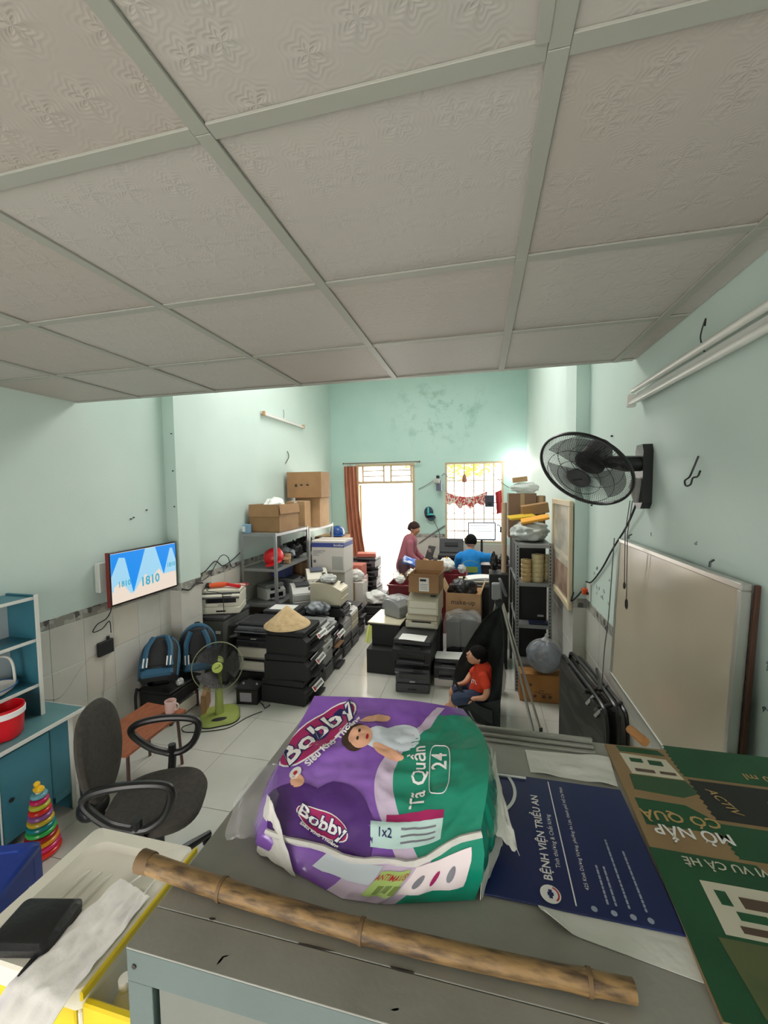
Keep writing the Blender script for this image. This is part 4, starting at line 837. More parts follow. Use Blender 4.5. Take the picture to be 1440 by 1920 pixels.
# ---- big copier and white printer by the pillar
cp = thing('copier', 'large dark grey office copier against the left wall beside the pillar', 'copier', (-2.8, 4.06, 0))
G().box(-.2, .12, -.25, .25, .03, .70, .014).build('body', M('copier_grey_plastic', (92, 93, 90), .45), cp); G().box(-.21, .13, -.26, .26, .70, .745, .012).build('top_cover', dark2, cp); G().box(-.2, .12, -.25, -.2, 0, .03).build('plinth', black_m, cp)
for zz in (.62, .50): G(Matrix.Translation((.12, -.02, zz)) @ Matrix.Rotation(R(-14), 4, 'Y')).box(0, .11, -.16, .18, -.012, .012, .005).build('output_tray', dark2 if zz > .6 else grey, cp)
G().box(.12, .24, -.2, .22, .05, .42, .01).build('side_unit', dark, cp)
G().box(.02, .08, -.262, -.255, .56, .59, .001).build('badge', pap, cp)
printer('white all-in-one printer on top of the dark grey copier', (-2.83, 4.05, .748), 20, .40, .34, .26, 'mfp', offw, offw, m3=dark)
dr_ = thing('power_drill', 'orange and red power tool lying on the white all-in-one printer', 'power tool', (-2.84, 4.02, 1.012), 30)
og = M('orange_tool_plastic', (216, 84, 34), .4)
G().tube([(-.13, 0, .03), (0, .01, .03), (.05, .01, .032)], [.026, .03, .022], 12).build('motor_housing', og, dr_); G().tube(wave([(.05, .01, .03), (.1, -.03, .026), (.16, -.08, .022), (.2, -.1, .02)]), [.02] * 25, 8).build('handle', red, dr_); G().cyl((-.13, 0, .03), (-.17, 0, .03), .012, n=10).build('chuck', black, dr_); G().box(-.17, -.11, .03, .08, 0.0, .05, .01).build('battery', black_m, dr_)
cable('red cord tangled over the white all-in-one printer', [(-2.72, 4.16, 1.02), (-2.66, 4.12, 1.022), (-2.6, 4.13, 1.02), (-2.62, 4.2, 1.02), (-2.7, 4.2, 1.025), (-2.76, 4.22, 1.02)], .005, red_p)
cable('black cord hanging over the front of the white all-in-one printer', [(-2.98, 4.14, 1.02), (-2.9, 3.84, 1.02), (-2.73, 3.85, .99), (-2.70, 3.84, .9), (-2.69, 3.83, .79)], .004)
cable('bundle of dark cables running along the left wall above the copier', [(-3.015, 3.78, 1.17), (-3.0, 3.95, 1.2), (-3.01, 4.15, 1.28), (-3.01, 4.3, 1.2), (-3.01, 4.5, 1.24), (-3.01, 4.66, 1.3)], .007)
cable('loop of black cable on the left wall above the white printer', [(-2.98, 3.8, 1.1), (-2.96, 3.98, 1.16), (-2.97, 4.2, 1.33), (-2.97, 4.34, 1.3), (-2.97, 4.42, 1.16), (-2.97, 4.6, 1.18)], .005)
cable('cables bunched on the left pillar beside the television', [(-2.885, 3.45, 1.13), (-2.88, 3.55, 1.1), (-2.885, 3.66, 1.14), (-2.885, 3.76, 1.12), (-3.0, 3.8, 1.12)], .008)
# ---- backpacks on a white crate
cr_ = thing('storage_crate', 'white crate with a dark corner post under the backpacks', 'crate', (-2.86, 3.18, 0)); G().box(-.15, .16, -.16, .2, .02, .13, .006).build('box', offw, cr_)
for sx in (-.145, .155):
    for sy in (-.155, .195): G().box(sx - .012, sx + .012, sy - .012, sy + .012, 0, .16, .002).build('corner_post', M('dark_red_metal', (70, 44, 42), .5), cr_)
bc = thing('black_bin', 'flat black storage bin under the backpacks', 'bin', (-2.86, 3.2, .165)); G().box(-.155, .18, -.2, .21, 0, .13, .02).build('tub', black_m, bc); G().box(-.16, .185, -.205, .215, .13, .15, .006).build('lid', black_m, bc)
navy_b = M('petrol_blue_nylon', (36, 84, 112), .6, bump=(120, .2)); blk_n = M('black_nylon', (24, 25, 28), .7, bump=(120, .2)); refl = M('reflective_piping', (220, 220, 214), .3)
def backpack(label, loc, rz, s):
    t = thing('backpack', label, 'backpack', loc, rz, 'blue and black backpacks')
    def bf(u, v):
        a = 2 * math.pi * u; c_, s_ = math.cos(a), math.sin(a); hw = .165 * s * math.copysign(abs(c_) ** .55, c_); z = v
        k = math.sqrt(max(0, 1 - max(0, (z - .6) / .4) ** 2.4)) if z > .6 else 1
        k = max(k, .0); b_ = min(1, z * 8 + .55); return (hw * (k * .85 + .15 * (z < .98)) * b_, .12 * s * math.copysign(abs(s_) ** .6, s_) * (.35 + .65 * k) * b_ + .0, z * .44 * s)
    G().grid(bf, 32, 22, wu=True).build('main_body', blk_n, t, 60)
    G().tube(wave([(-.15 * s, -.03 * s, .04 * s), (-.158 * s, -.03 * s, .22 * s), (-.13 * s, -.03 * s, .36 * s), (-.05 * s, -.02 * s, .44 * s), (.05 * s, -.02 * s, .44 * s), (.13 * s, -.03 * s, .36 * s), (.158 * s, -.03 * s, .22 * s), (.15 * s, -.03 * s, .04 * s)]), .026 * s, 8).build('side_gusset', navy_b, t)
    G().slab(lambda u, v: ((-.1 + .2 * u) * s, (-.124 + .03 * v * v) * s, (.13 + .29 * v) * s), 4, 10, .008).build('centre_panel', blk_n, t, 60)
    G().box(-.14 * s, .14 * s, -.15 * s, -.1 * s, .02 * s, .1 * s, .02 * s).build('lower_pocket', navy_b, t)
    for sx in (-1, 1):
        G().tube(wave([(sx * .06 * s, -.115 * s, .41 * s), (sx * .1 * s, -.14 * s, .3 * s), (sx * .11 * s, -.15 * s, .16 * s), (sx * .12 * s, -.15 * s, .1 * s)]), [.026 * s] * 25, 6).build('shoulder_strap', navy_b, t)
        for q in (0, .03): G().box((sx * .1 + q - .018) * s, (sx * .1 + q - .006) * s, -.176 * s, -.168 * s, .1 * s, .19 * s, .001).build('reflective_strip', refl, t)
    G().tube(wave([(-.03 * s, 0, .44 * s), (-.02 * s, 0, .475 * s), (.02 * s, 0, .475 * s), (.03 * s, 0, .44 * s)]), .008, 6).build('grab_handle', blk_n, t)
    return t
b1 = backpack('front blue and black backpack slumped on the black bin', (-2.76, 2.96, .415), 38, .92); b1.rotation_euler = (R(-42), 0, R(32))
b2 = backpack('rear blue and black backpack leaning against the dark copier', (-2.70, 3.41, .345), 38, .95); b2.rotation_euler = (R(-10), 0, R(36))
cable('black strap hanging from the front backpack', [(-2.96, 2.93, .36), (-2.97, 2.92, .28), (-2.97, 2.92, .15)], .012, blk_n, 'strap')
bagged('clear plastic bag tucked beside the front backpack', (-2.7, 3.15, .318), (.03, .035, .03), 'clear', 20, .3, knot=False)
carton('brown carton standing behind the lime fan near the wall', (-2.57, 3.33, 0), 28, .04, .3, .2, kraft2, tape_on=False)
bat_ = thing('car_battery', 'black battery with a pale label on the floor behind the lime fan', 'battery', (-2.24, 3.57, 0), 6); G().box(-.11, .11, -.085, .085, 0, .15, .006).build('case', black, bat_); G().box(-.07, .05, -.0865, -.0845, .03, .12, .001).build('label', M('grey_lilac_label', (150, 146, 156), .5), bat_); G().box(-.115, .115, -.09, .09, .15, .165, .004).build('lid', black_m, bat_)
for x in (-.07, .07): G().cyl((x, 0, .165), (x, 0, .18), .01, n=10).build('terminal', lgrey, bat_)
bagged('black plastic bag lying on the floor behind the battery', (-2.36, 3.73, 0), (.1, .04, .07), 'black', 22, .3, knot=False)
cable('black lead with a red clip running from the battery', [(-2.13, 3.54, .02), (-2.06, 3.5, .005), (-2.02, 3.46, .005), (-2.0, 3.52, .006)], .004)
# ---- racks
gal = M('galvanised_steel', (150, 152, 152), .4, .6); whp = M('white_painted_steel', (212, 212, 208), .45); hole = M('dark_hole', (30, 30, 30), .8)
def rack(label, x0, x1, y0, y1, H, zs, mat, holes=True):
    t = thing('storage_rack', label, 'rack', (x0, y0, 0)); w, d = x1 - x0, y1 - y0
    for x in (0, w):
        for y in (0, d):
            sx = 1 if x == 0 else -1; sy = 1 if y == 0 else -1
            p = G().prism([(x, y), (x + sx * .035, y), (x + sx * .035, y + sy * .003), (x + sx * .003, y + sy * .003), (x + sx * .003, y + sy * .035), (x, y + sy * .035)], 0, H).build('post', mat, t, 0)
            if holes and y == 0:
                n = int(H / .035)
                for k in range(n): G().box(*sorted((x + sx * .014, x + sx * .024)), -.0006, .0004, .02 + k * .035, .036 + k * .035).build('slot', hole, p, 0)
    for z in zs:
        s_ = G().box(.004, w - .004, .004, d - .004, z - .004, z, .001).build('shelf', mat, t, 0)
        G().box(.004, w - .004, .0035, .0055, z - .035, z - .004).build('shelf_lip', mat, s_, 0); G().box(w - .0055, w - .0035, .004, d - .004, z - .035, z - .004).build('shelf_lip', mat, s_, 0)
    return t
rack('slotted grey steel rack along the left wall carrying the red helmet', -2.995, -2.5, 4.66, 5.66, 1.56, (1.55, 1.1, .64, .2), gal, False)
rack('white steel rack along the left wall near the curtain', -2.995, -2.5, 5.7, 6.72, 1.52, (1.5, 1.12, .6), whp, False)
c1 = carton('large open brown carton on top of the slotted grey rack', (-2.74, 5.1, 1.552), -2, .44, .54, .36, kraft2, (174, 172, 176, 172))
bagged('rumpled white plastic in the open brown carton on the rack', (-2.74, 5.1, 1.72), (.13, .17, .14), 'white', 31, .35, knot=False)
sb_ = thing('small_box', 'small blue and white box at the near corner of the rack top', 'box', (-2.945, 4.72, 1.551)); G().box(-.035, .05, -.04, .04, 0, .11, .004).build('box', M('pale_blue_card', (120, 158, 186), .6), sb_); G().box(-.03, .01, -.0415, -.039, .02, .09).build('label', pap, sb_, 0)
carton('tan carton with a paper strip behind the open carton on the rack', (-2.72, 5.82, 1.505), 0, .3, .22, .42, kraft3, tm=pap)
carton('tall pale tan carton under the topmost carton', (-2.68, 6.26, 1.505), 0, .42, .4, .46, kraft3)
tc_ = carton('topmost brown carton with punched holes on the rack stack', (-2.7, 6.18, 1.972), 4, .56, .46, .4, kraft2, tape_on=False)
for k, x in enumerate((-.13, -.04, .06)): G(Matrix.Translation((x, -.2305, .2))).box(-.02, .02, -.001, .001, -.012 - (.015 if k == 0 else 0), .012, 0).build('punched_hole', rust, tc_, 0)
def helmet(label, loc, rz, m, visor=True):
    t = thing('helmet', label, 'helmet', loc, rz)
    G().lathe([(.118, -.02), (.128, .02), (.128, .06), (.112, .11), (.075, .145), (0, .158)], 32, sx=1.12).build('shell', m, t, 60); G().lathe([(.118, -.02), (.112, .03), (.08, .1), (0, .13)], 24, sx=1.12).build('liner', black_m, t, 60)
    G().slab(lambda u, v: (.125 + .07 * v * math.sin(u * math.pi), -.11 + .22 * u, .005 - .02 * v), 10, 4, .004).build('peak', m, t, 60); G().box(-.05, .03, -.1335, -.1285, .03, .06, .001).build('sticker', pap, t)
    return t
hm = helmet('shiny red motorcycle helmet on the middle shelf of the grey rack', (-2.62, 4.85, 1.19), -70, red); hm.rotation_euler = (R(20), R(10), R(-70))
bagged('glossy black plastic bag behind the red helmet', (-2.7, 5.27, 1.105), (.14, .09, .1), 'grey', 33, .35)
bagged('black plastic bag at the back of the middle rack shelf', (-2.7, 5.52, 1.105), (.14, .08, .12), 'black', 34, .35)
carton('small tan box with lifted lid beside the red helmet', (-2.56, 5.07, 1.105), 10, .08, .08, .09, kraft3, (150, 30, 170, 170), fl=.04)
printer('grey printer on the middle shelf at the far end of the rack', (-2.66, 5.42, .645), 90, .34, .3, .2, 'laser', grey, dark2)
printer('light grey printer on the lower shelf of the slotted rack', (-2.77, 5.0, .645), 60, .28, .26, .2, 'inkjet', lgrey, grey)
printer('dark printer on the lower shelf corner of the slotted rack', (-2.74, 4.92, .205), 90, .4, .36, .24, 'inkjet', dark, dark2)
carton('navy box pushed to the back of the lower rack shelf', (-2.83, 5.45, .85), 0, .2, .3, .16, M('navy_card_box', (58, 70, 122), .6), tape_on=False)
bagged('dark bag on the upper shelf of the white rack', (-2.7, 6.0, 1.125), (.16, .14, .12), 'black', 36, .3)
carton('pale box on the upper shelf of the white rack', (-2.66, 6.3, 1.125), 0, .26, .2, .14, M('white_card', (216, 210, 204), .7)); bagged('white bundle on the upper shelf of the white rack', (-2.64, 6.55, 1.125), (.1, .1, .08), 'white', 37, .25)
helmet('blue helmet hanging at the end of the white rack by the curtain', (-2.5, 6.92, 1.292), -60, M('blue_helmet_paint', (44, 84, 150), .25)); 
carton('brown carton below the blue helmet beside the white rack', (-2.62, 7.02, 0), 0, .5, .5, 1.26, kraft2)
carton('cardboard box stacked on the bottom shelf of the white rack', (-2.72, 6.2, .605), 0, .42, .7, .36, kraft2)
# ---- far end of the aisle
for k in range(5):
    printer(('lowest grey printer in the flat stack by the curtain', 'second grey printer from the floor in the flat stack by the curtain', 'third grey printer from the floor in the flat stack by the curtain', 'fourth grey printer from the floor in the flat stack by the curtain', 'topmost grey printer in the flat stack by the curtain')[k], (-2.06 + .02 * (k % 2), 7.25, .17 * k), (3, -4, 2, 5, -3)[k], .46, .4, .165, 'inkjet', M('dusty_grey_plastic', (88, 84, 90), .5), dark2, group='flat printers by the curtain')
carton('reddish carton lid tilted on the flat printer stack', (-2.05, 7.25, .856), 12, .34, .26, .06, M('faded_red_card', (190, 104, 88), .7), tape_on=False)
for k in range(4):
    carton(('lowest red and white carton beside the curtain foot', 'second red and white carton from the floor beside the curtain foot', 'third red and white carton from the floor beside the curtain foot', 'topmost red and white carton beside the curtain foot')[k], (-2.12 + (.02, -.03, .03, 0)[k], 6.69, .204 * k), (4, -6, 3, -3)[k], .36, .28, .198, (wc, M('faded_red_card', (190, 104, 88), .7), M('pinkish_card', (206, 178, 178), .7), M('faded_red_card', (190, 104, 88), .7))[k], tape_on=False, group='red and white cartons')
bagged('white plastic bundle lying on the cartons near the curtain foot', (-1.98, 6.33, .61), (.13, .1, .09), 'white', 40, .35); carton('pale carton below the white bundle near the curtain foot', (-1.98, 6.33, 0), 0, .32, .26, .6, wc)
bpc = printer('black desktop printer standing alone at the far end of the aisle', (-1.58, 6.15, 0), 95, .36, .34, .3, 'block', black_m, black_m, m3=dark); bagged('white plastic bag sitting on the lone black printer', (-1.6, 6.15, .303), (.16, .14, .1), 'white', 42, .35)
printer('round-edged dark printer on the floor by the open doorway', (-1.66, 6.75, 0), 0, .34, .34, .34, 'laser', dark2, dark)
carton('white sack-like carton in the bright doorway', (-1.5, 7.14, 0), 10, .2, .3, .42, wc, tape_on=False)
# ================================================================ BACK WALL: door, window, curtain
frame_w = M('cream_painted_frame', (196, 176, 142), .5)
d1 = tag(thing('door_1', None, None, (0, YB, 0)), kind='structure')
for x in (DX0, DX1 - .05): G().box(x, x + .05, .0, .09, 0, DZ, .004).build('jamb', frame_w, d1)
for z in (2.2, 2.55): G().box(DX0 + .05, DX1 - .05, .0, .09, z, z + .05, .004).build('rail', frame_w, d1)
for x in (-2.37, -1.93, -1.78, -1.37): G().box(x, x + .034, .02, .07, 2.25, 2.55, .002).build('mullion', frame_w, d1)
for x0, x1 in ((-2.348, -1.93), (-1.758, -1.37)):
    for z in (2.34, 2.45): G().box(x0, x1, .035, .055, z, z + .024, .002).build('louvre_bar', frame_w, d1)
lf = G(Matrix.Translation((DX0 + .06, .09, 0)) @ Matrix.Rotation(R(82), 4, 'Z')).box(0, .56, -.02, .02, .01, 2.18, .004).build('door_leaf', frame_w, d1)
G(Matrix.Translation((DX0 + .06, .09, 0)) @ Matrix.Rotation(R(82), 4, 'Z')).box(.1, .46, -.024, -.02, .3, 1.0, .002).build('leaf_panel', frame_w, lf)
w1 = tag(thing('window_1', None, None, (0, YB, 0)), kind='structure')
for (a, b, c_, e_) in ((WX0, WX1, WZ0, WZ0 + .04), (WX0, WX1, WZ1 - .04, WZ1), (WX0, WX0 + .04, WZ0 + .04, WZ1 - .04), (WX1 - .04, WX1, WZ0 + .04, WZ1 - .04)): G().box(a, b, .0, .08, c_, e_, .003).build('window_frame', frame_w, w1)
for x in (-.5, -.305, -.125, .065, .245): G().box(x - .011, x + .011, .03, .046, WZ0 + .04, WZ1 - .04, .002).build('grille_bar', frame_w, w1)
for z in (2.235, 1.8, 1.6, 1.48, 1.25): G().box(WX0 + .04, WX1 - .04, .032, .044, z - .01, z + .01, .002).build('grille_rail', frame_w, w1)
cur = M('rust_brown_curtain', (186, 122, 96), .85, mix=((150, 90, 66), 20, .4, .7, 3, (1, 1, .1)))
cu_ = thing('curtain', 'rust-brown curtain bunched at the left of the open doorway', 'curtain', (-2.6, 7.98, 0))
def cuf(u, v):
    z = 2.56 - v * 2.0; wv = .17 + .05 * v; x = (u - .5) * 2 * wv * .75 + .20 * v * v * .9 + .02; return (x, .035 * math.sin(u * 7 * math.pi + v) + .01 * math.sin(v * 5), z)
G().slab(cuf, 60, 24, .004).build('fabric', cur, cu_, 70)
for k in range(5): G(Matrix.Translation((-.1 + .05 * k, 0, 2.585)) @ Matrix.Rotation(R(90), 4, 'Y')).tube([(.025 * math.cos(a), .025 * math.sin(a), 0) for a in [2 * math.pi * i / 16 for i in range(16)]], .003, 5, True).build('ring', M('white_plastic', (222, 221, 214), .4), cu_)
rod = thing('curtain_rod', 'thin brown curtain rod above the doorway', 'rod', (0, 7.98, 2.615)); G().cyl((-2.71, 0, 0), (-1.17, 0, 0), .011, n=10).build('rod', M('brown_metal', (112, 92, 78), .4), rod)
for x in (-2.72, -1.16): G().ell((x, 0, 0), (.02, .02, .02), 10, 8).build('finial', M('brown_metal', (112, 92, 78), .4), rod)
for x in (-2.6, -1.22): G().box(x - .008, x + .008, 0, .12, -.008, .008, .002).build('bracket', M('brown_metal', (112, 92, 78), .4), rod)
# foliage outdoors behind the openings
leaf = M('yellow_leaf', (206, 196, 70), .7); leaf2 = M('green_leaf', (150, 176, 70), .7)  # the leaves' own yellow and green
def tree(label, c, r, n, seed, tx):
    t = thing('garden_tree', label, 'tree', (c[0], c[1], -.02)); rr = random.Random(seed)
    G().tube(wave([(tx, 0, 0), (tx + .05, .03, 1.6), (tx * .4, 0, c[2])]), [.08] * 17, 8).build('trunk', M('brown_bark', (110, 86, 64), .9), t)
    g = G()
    for i in range(n):
        d = Vector((rr.gauss(0, 1), rr.gauss(0, 1), rr.gauss(0, 1))).normalized() * rr.uniform(.3, 1) ** .5; p = Vector((d.x * r[0], d.y * r[1], c[2] + d.z * r[2])); a = Vector((rr.uniform(-1, 1), rr.uniform(-1, 1), rr.uniform(-.6, .6))).normalized(); b = a.cross(Vector((rr.uniform(-1, 1), rr.uniform(-1, 1), 1))).normalized(); l = rr.uniform(.07, .14)
        g.add([p - a * l, p + b * l * .4, p + a * l, p - b * l * .4], [(0, 1, 2, 3)], i % 2)
    tag(g.build('foliage', [leaf, leaf2], t, 0), kind='stuff')
tree('yellow-green tree seen through the window grille', (-.5, 11.6, 3.05), (1.1, .9, .75), 900, 3, -.85)
tree('yellow tree seen through the transom above the doorway', (-2.3, 12.5, 3.35), (.9, .8, .6), 600, 5, .85)
# lamp, cap, small fan and hanging things on the back wall
lp = thing('bulb_lamp', 'lit bulb lamp glowing on the back wall beside the window', 'lamp', (.655, YB, 2.5))
G(Matrix.Translation((0, -.02, 0)) @ Matrix.Rotation(R(90), 4, 'X')).lathe([(0, -.02), (.05, -.02), (.05, .012), (.03, .025), (.03, .05)], 20).build('socket', white, lp)
bm_ = emat('lit_white_bulb', (255, 250, 240), 30); G().ell((0, -.12, 0), (.05, .06, .05), 16, 12).build('bulb', bm_, lp)
pt = bpy.data.lights.new('bulb_light', 'POINT'); pt.energy = 13; pt.color = (1, .97, .92); pt.shadow_soft_size = .06; po = bpy.data.objects.new('bulb_light', pt); COL.objects.link(po); po.location = (.655, YB - .2, 2.5)
cap_ = thing('baseball_cap', 'dark cap with a turquoise stripe hanging on the back wall', 'cap', (-1.0, YB - .005, 1.62)); G(Matrix.Rotation(R(90), 4, 'X')).lathe([(.105, 0), (.1, .04), (.075, .085), (.03, .105), (0, .108)], 24, sx=.85, sy=1.05).build('crown', M('dark_slate_cloth', (44, 58, 72), .8), cap_, 60)
G().slab(lambda u, v: (-.08 + .2 * u + .03 * v, -.02 - .05 * v, -.06 - .11 * v * math.sin(.3 + u * 2.5)), 10, 6, .006).build('brim', M('dark_slate_cloth', (44, 58, 72), .8), cap_, 60)
G().box(-.02, .1, -.108, -.06, -.055, -.02, .01).build('stripe', M('turquoise_cloth', (70, 190, 196), .7), cap_); G().box(-.012, .02, -.112, -.1, -.02, .1, .004).build('stripe', M('turquoise_cloth', (70, 190, 196), .7), cap_)
sf = thing('security_camera', 'small grey device on a bracket with cables on the back wall', 'camera', (-.78, YB, 2.22)); G().box(-.1, .02, -.2, 0, -.04, .06, .02).build('housing', lgrey, sf); G().cyl((-.0, -.12, -.18), (.0, -.12, .02), .06, .05, n=18).build('sensor_barrel', M('slate_plastic', (92, 98, 116), .4), sf); G().box(-.06, .0, -.1, -.02, .06, .12, .01).build('mount', black_m, sf)
cable('grey cable arching from the wall device towards the window', [(-.73, YB - .06, 2.33), (-.68, YB - .08, 2.37), (-.6, YB - .05, 2.3), (-.5, YB - .04, 2.28)], .008, grey)
cable('grey cable trailing left from the wall device', [(-.9, YB - .04, 2.24), (-1.05, YB - .03, 2.15), (-1.2, YB - .02, 2.08)], .006, grey)
cable('dark cable hanging below the cap to a plug on the back wall', [(-.92, YB - .045, 1.5), (-.82, YB - .045, 1.3), (-.78, YB - .045, 1.18), (-.79, YB - .045, 1.1)], .005)
cable('grey conduit slanting up the back wall to the window', [(-1.2, YB - .02, 1.0), (-.95, YB - .02, 1.18), (-.68, YB - .02, 1.36)], .012, grey)
cable('thin dark wire sagging from the window top to the lamp side', [(.2, YB - .03, 2.38), (.35, YB - .03, 2.22), (.5, YB - .04, 2.1), (.62, YB - .05, 2.06)], .006)
rc = thing('patterned_valance', 'red and white patterned cloth strung across the window grille', 'cloth', (0, YB - .06, 0))
G().slab(lambda u, v: (-.655 + .78 * u, .03 * math.sin(u * 40), 2.02 - .1 * math.sin(u * math.pi) - v * (.2 + .04 * math.sin(u * 23))), 70, 8, .004).build('cloth', M('red_white_cloth', (196, 70, 66), .8, mix=((232, 222, 212), 26, .48, .52, 2)), rc, 70); G().cyl((-.67, .06, 2.03), (.16, .0, 2.03), .004, n=6).build('string', cord, rc)
rc2 = one('red_cloth', G().slab(lambda u, v: (.27 + .11 * u + .03 * v, .02 * math.sin(u * 9), 2.0 - .42 * v + .05 * u), 14, 14, .005), M('dull_red_cloth', (176, 52, 54), .85), 'dull red cloth hanging at the right of the window', 'cloth', (0, YB - .06, 0), sm=70)
sp = thing('loudspeaker', 'small dark loudspeaker hung in front of the window grille', 'speaker', (.165, YB - .16, 1.84)); G().box(-.085, .085, -.07, .07, -.11, .11, .012).build('cabinet', M('slate_black_plastic', (56, 60, 74), .5), sp); G(Matrix.Translation((0, -.071, -.04)) @ Matrix.Rotation(R(90), 4, 'X')).lathe([(0, .004), (.03, .006), (.045, 0)], 18).build('woofer', black, sp); G().cyl((.0, .0, .11), (.03, .03, .22), .006, n=6).build('hanging_wire', cord, sp)
be = thing('wind_bell', 'brown bell-shaped ornament hanging in the window', 'ornament', (-.3, YB - .06, 2.26)); G().lathe([(.05, -.06), (.048, .0), (.036, .06), (.01, .1), (0, .1)], 18).build('bell', M('rust_brown_ceramic', (150, 92, 70), .5), be); G().cyl((0, 0, .1), (0, 0, .3), .003, n=6).build('cord', cord, be)
# ---- work desk with equipment
dkw = M('dark_brown_wood', (56, 44, 42), .45, mix=((44, 34, 34), 9, .4, .7, 5, (1, 6, 1)))
wd = thing('work_desk', 'long dark brown work desk below the window', 'desk', (-.3, 7.3, 0)); G().box(-.78, .78, -.3, .3, .77, .8, .004).build('desktop', dkw, wd)
G().box(-.76, .76, -.28, -.262, .08, .77, .002).build('front_panel', dkw, wd)
for x in (-.76, .0, .74): G().box(x, x + .02, -.262, .28, 0, .77, .002).build('side_panel', dkw, wd)
op = thing('open_printer', 'black printer with raised scanner cover on the work desk', 'printer', (-.5, 7.3, .8)); G().box(-.23, .2, -.16, .16, 0, .13, .01).build('body', dark, op); G(Matrix.Translation((0, .12, .13)) @ Matrix.Rotation(R(-18), 4, 'X')).box(-.23, .2, -.01, .03, 0, .26, .008).build('raised_cover', dark2, op); G(Matrix.Translation((0, .105, .15)) @ Matrix.Rotation(R(-18), 4, 'X')).box(-.13, .1, -.014, -.004, .1, .17, .004).build('latch_bar', black, op); G().box(-.18, .16, -.166, -.15, .03, .08, .003).build('slot', glass_d, op); G().box(-.16, -.06, -.168, -.16, .05, .08, .002).build('button_row', lgrey, op)
mo = thing('computer_monitor', 'computer monitor with a white lit screen on the work desk', 'monitor', (.02, 7.42, .8)); G().box(-.24, .24, -.02, .02, .36, .68, .006).build('bezel', black, mo); G().box(-.222, .222, -.022, -.0195, .385, .665).build('screen', emat('white_screen_light', (226, 232, 240), 2.2), mo, 0); G().cyl((0, .01, .0), (0, .01, .4), .02, n=10).build('stem', black, mo); G().box(-.12, .12, -.08, .1, 0, .012, .004).build('foot', black, mo)
for k in range(3): G().box(-.2 + .05 * k, .1 + .04 * k, -.0226, -.022, .62 - .05 * k, .625 - .05 * k).build('screen_line', grey_p, mo, 0)
lt = thing('tablet_stand', 'slanted tablet on a stand at the left of the work desk', 'tablet', (-.92, 7.3, .8), -40); G(Matrix.Translation((0, 0, .01)) @ Matrix.Rotation(R(-24), 4, 'X')).box(-.09, .09, -.006, .006, 0, .26, .003).build('tablet', dark, lt); G(Matrix.Translation((0, .11, 0)) @ Matrix.Rotation(R(22), 4, 'X')).box(-.04, .04, -.004, .004, 0, .22, .002).build('prop', lgrey, lt); G().box(-.1, .1, -.05, .13, 0, .01, .003).build('foot', dkw, lt)
bagged('small dark pouch beside the open printer on the work desk', (-.8, 7.1, .8), (.04, .04, .03), 'black', 51, .3, knot=False)
ms = thing('ring_light_stand', 'black clamp arm stand with clips at the right of the work desk', 'stand', (.38, 7.42, .8)); G().cyl((0, 0, 0), (0, 0, .5), .012, n=8).build('pole', black, ms); G().tube(wave([(0, 0, .5), (-.03, -.02, .58), (-.06, -.04, .63), (-.1, -.05, .64)]), .01, 8).build('arm', black, ms); G().box(-.05, .03, -.03, .03, .5, .6, .01).build('clamp', black_m, ms); G().box(-.07, .07, -.05, .05, 0, .02, .006).build('base', black, ms); G().box(.02, .12, -.02, -.016, .4, .54, .002).build('paper_tag', pap, ms)
bagged('tangle of dark cables and tools on the right end of the work desk', (.38, 7.14, .8), (.08, .07, .09), 'black', 53, .5, knot=False, name='cable_tangle', cat='cables')
# ================================================================ CENTRE CLUSTER
printer('dark grey laser multifunction printer at the front of the centre cluster', (-.69, 4.22, 0), 3, .35, .36, .31, 'mfp', dark2, dark2, m3=dark)
printer('black printer with a sheet of paper on its lid in the centre stack', (-.675, 4.26, .312), -4, .40, .42, .23, 'inkjet', black_m, dark)
one('paper_sheet', G().slab(lambda u, v: (-.13 + .27 * u, -.09 + .17 * v, .002 * math.sin(u * 5)), 8, 6, .001), pap, 'white sheet of paper on the black printer in the centre stack', 'paper', (-.69, 4.15, .546), -4)
carton('plain black box behind the front centre printer', (-.62, 4.69, 0), 0, .36, .4, .53, black_m, tape_on=False)
printer('lower beige printer in the centre stack', (-.63, 4.62, .546), -2, .36, .4, .15, 'block', beige, beige, m3=offw)
printer('upper beige printer with front handle in the centre stack', (-.61, 4.62, .698), -3, .34, .4, .24, 'laser', beige, offw, m3=offw)
oc_ = carton('open brown carton with a white shipping label on the beige printers', (-.6, 4.6, .942), -4, .34, .32, .2, kraft2, (75, 8, 150, 40), fl=.11); lb = G().box(-.05, .06, -.162, -.1605, .02, .17).build('shipping_label', pap, oc_, 0); G().box(-.04, .03, -.163, -.1621, .13, .155).build('label_print', black_m, lb, 0)
for k in range(4): G().box(-.04, .045, -.163, -.1621, .04 + .018 * k, .045 + .018 * k).build('label_print', grey_p, lb, 0)
bl1 = carton('black box on the floor at the aisle side of the centre cluster', (-1.09, 4.62, 0), -2, .34, .44, .27, black_m, tape_on=False)
bl2 = carton('black box with a cream board on top beside the aisle', (-1.06, 4.74, .276), -3, .34, .4, .25, black_m, tape_on=False)
bd = one('cream_board', G().box(-.2, .2, -.26, .26, 0, .016, .003), M('cream_board', (206, 198, 172), .25), 'glossy cream board lying on the black boxes by the aisle', 'board', (-1.07, 4.78, .532), -4)
wp = printer('grey printer wrapped in clear plastic sitting on the cream board', (-.98, 4.86, .552), 60, .25, .24, .2, 'laser', grey, dark2, name='wrapped_printer')
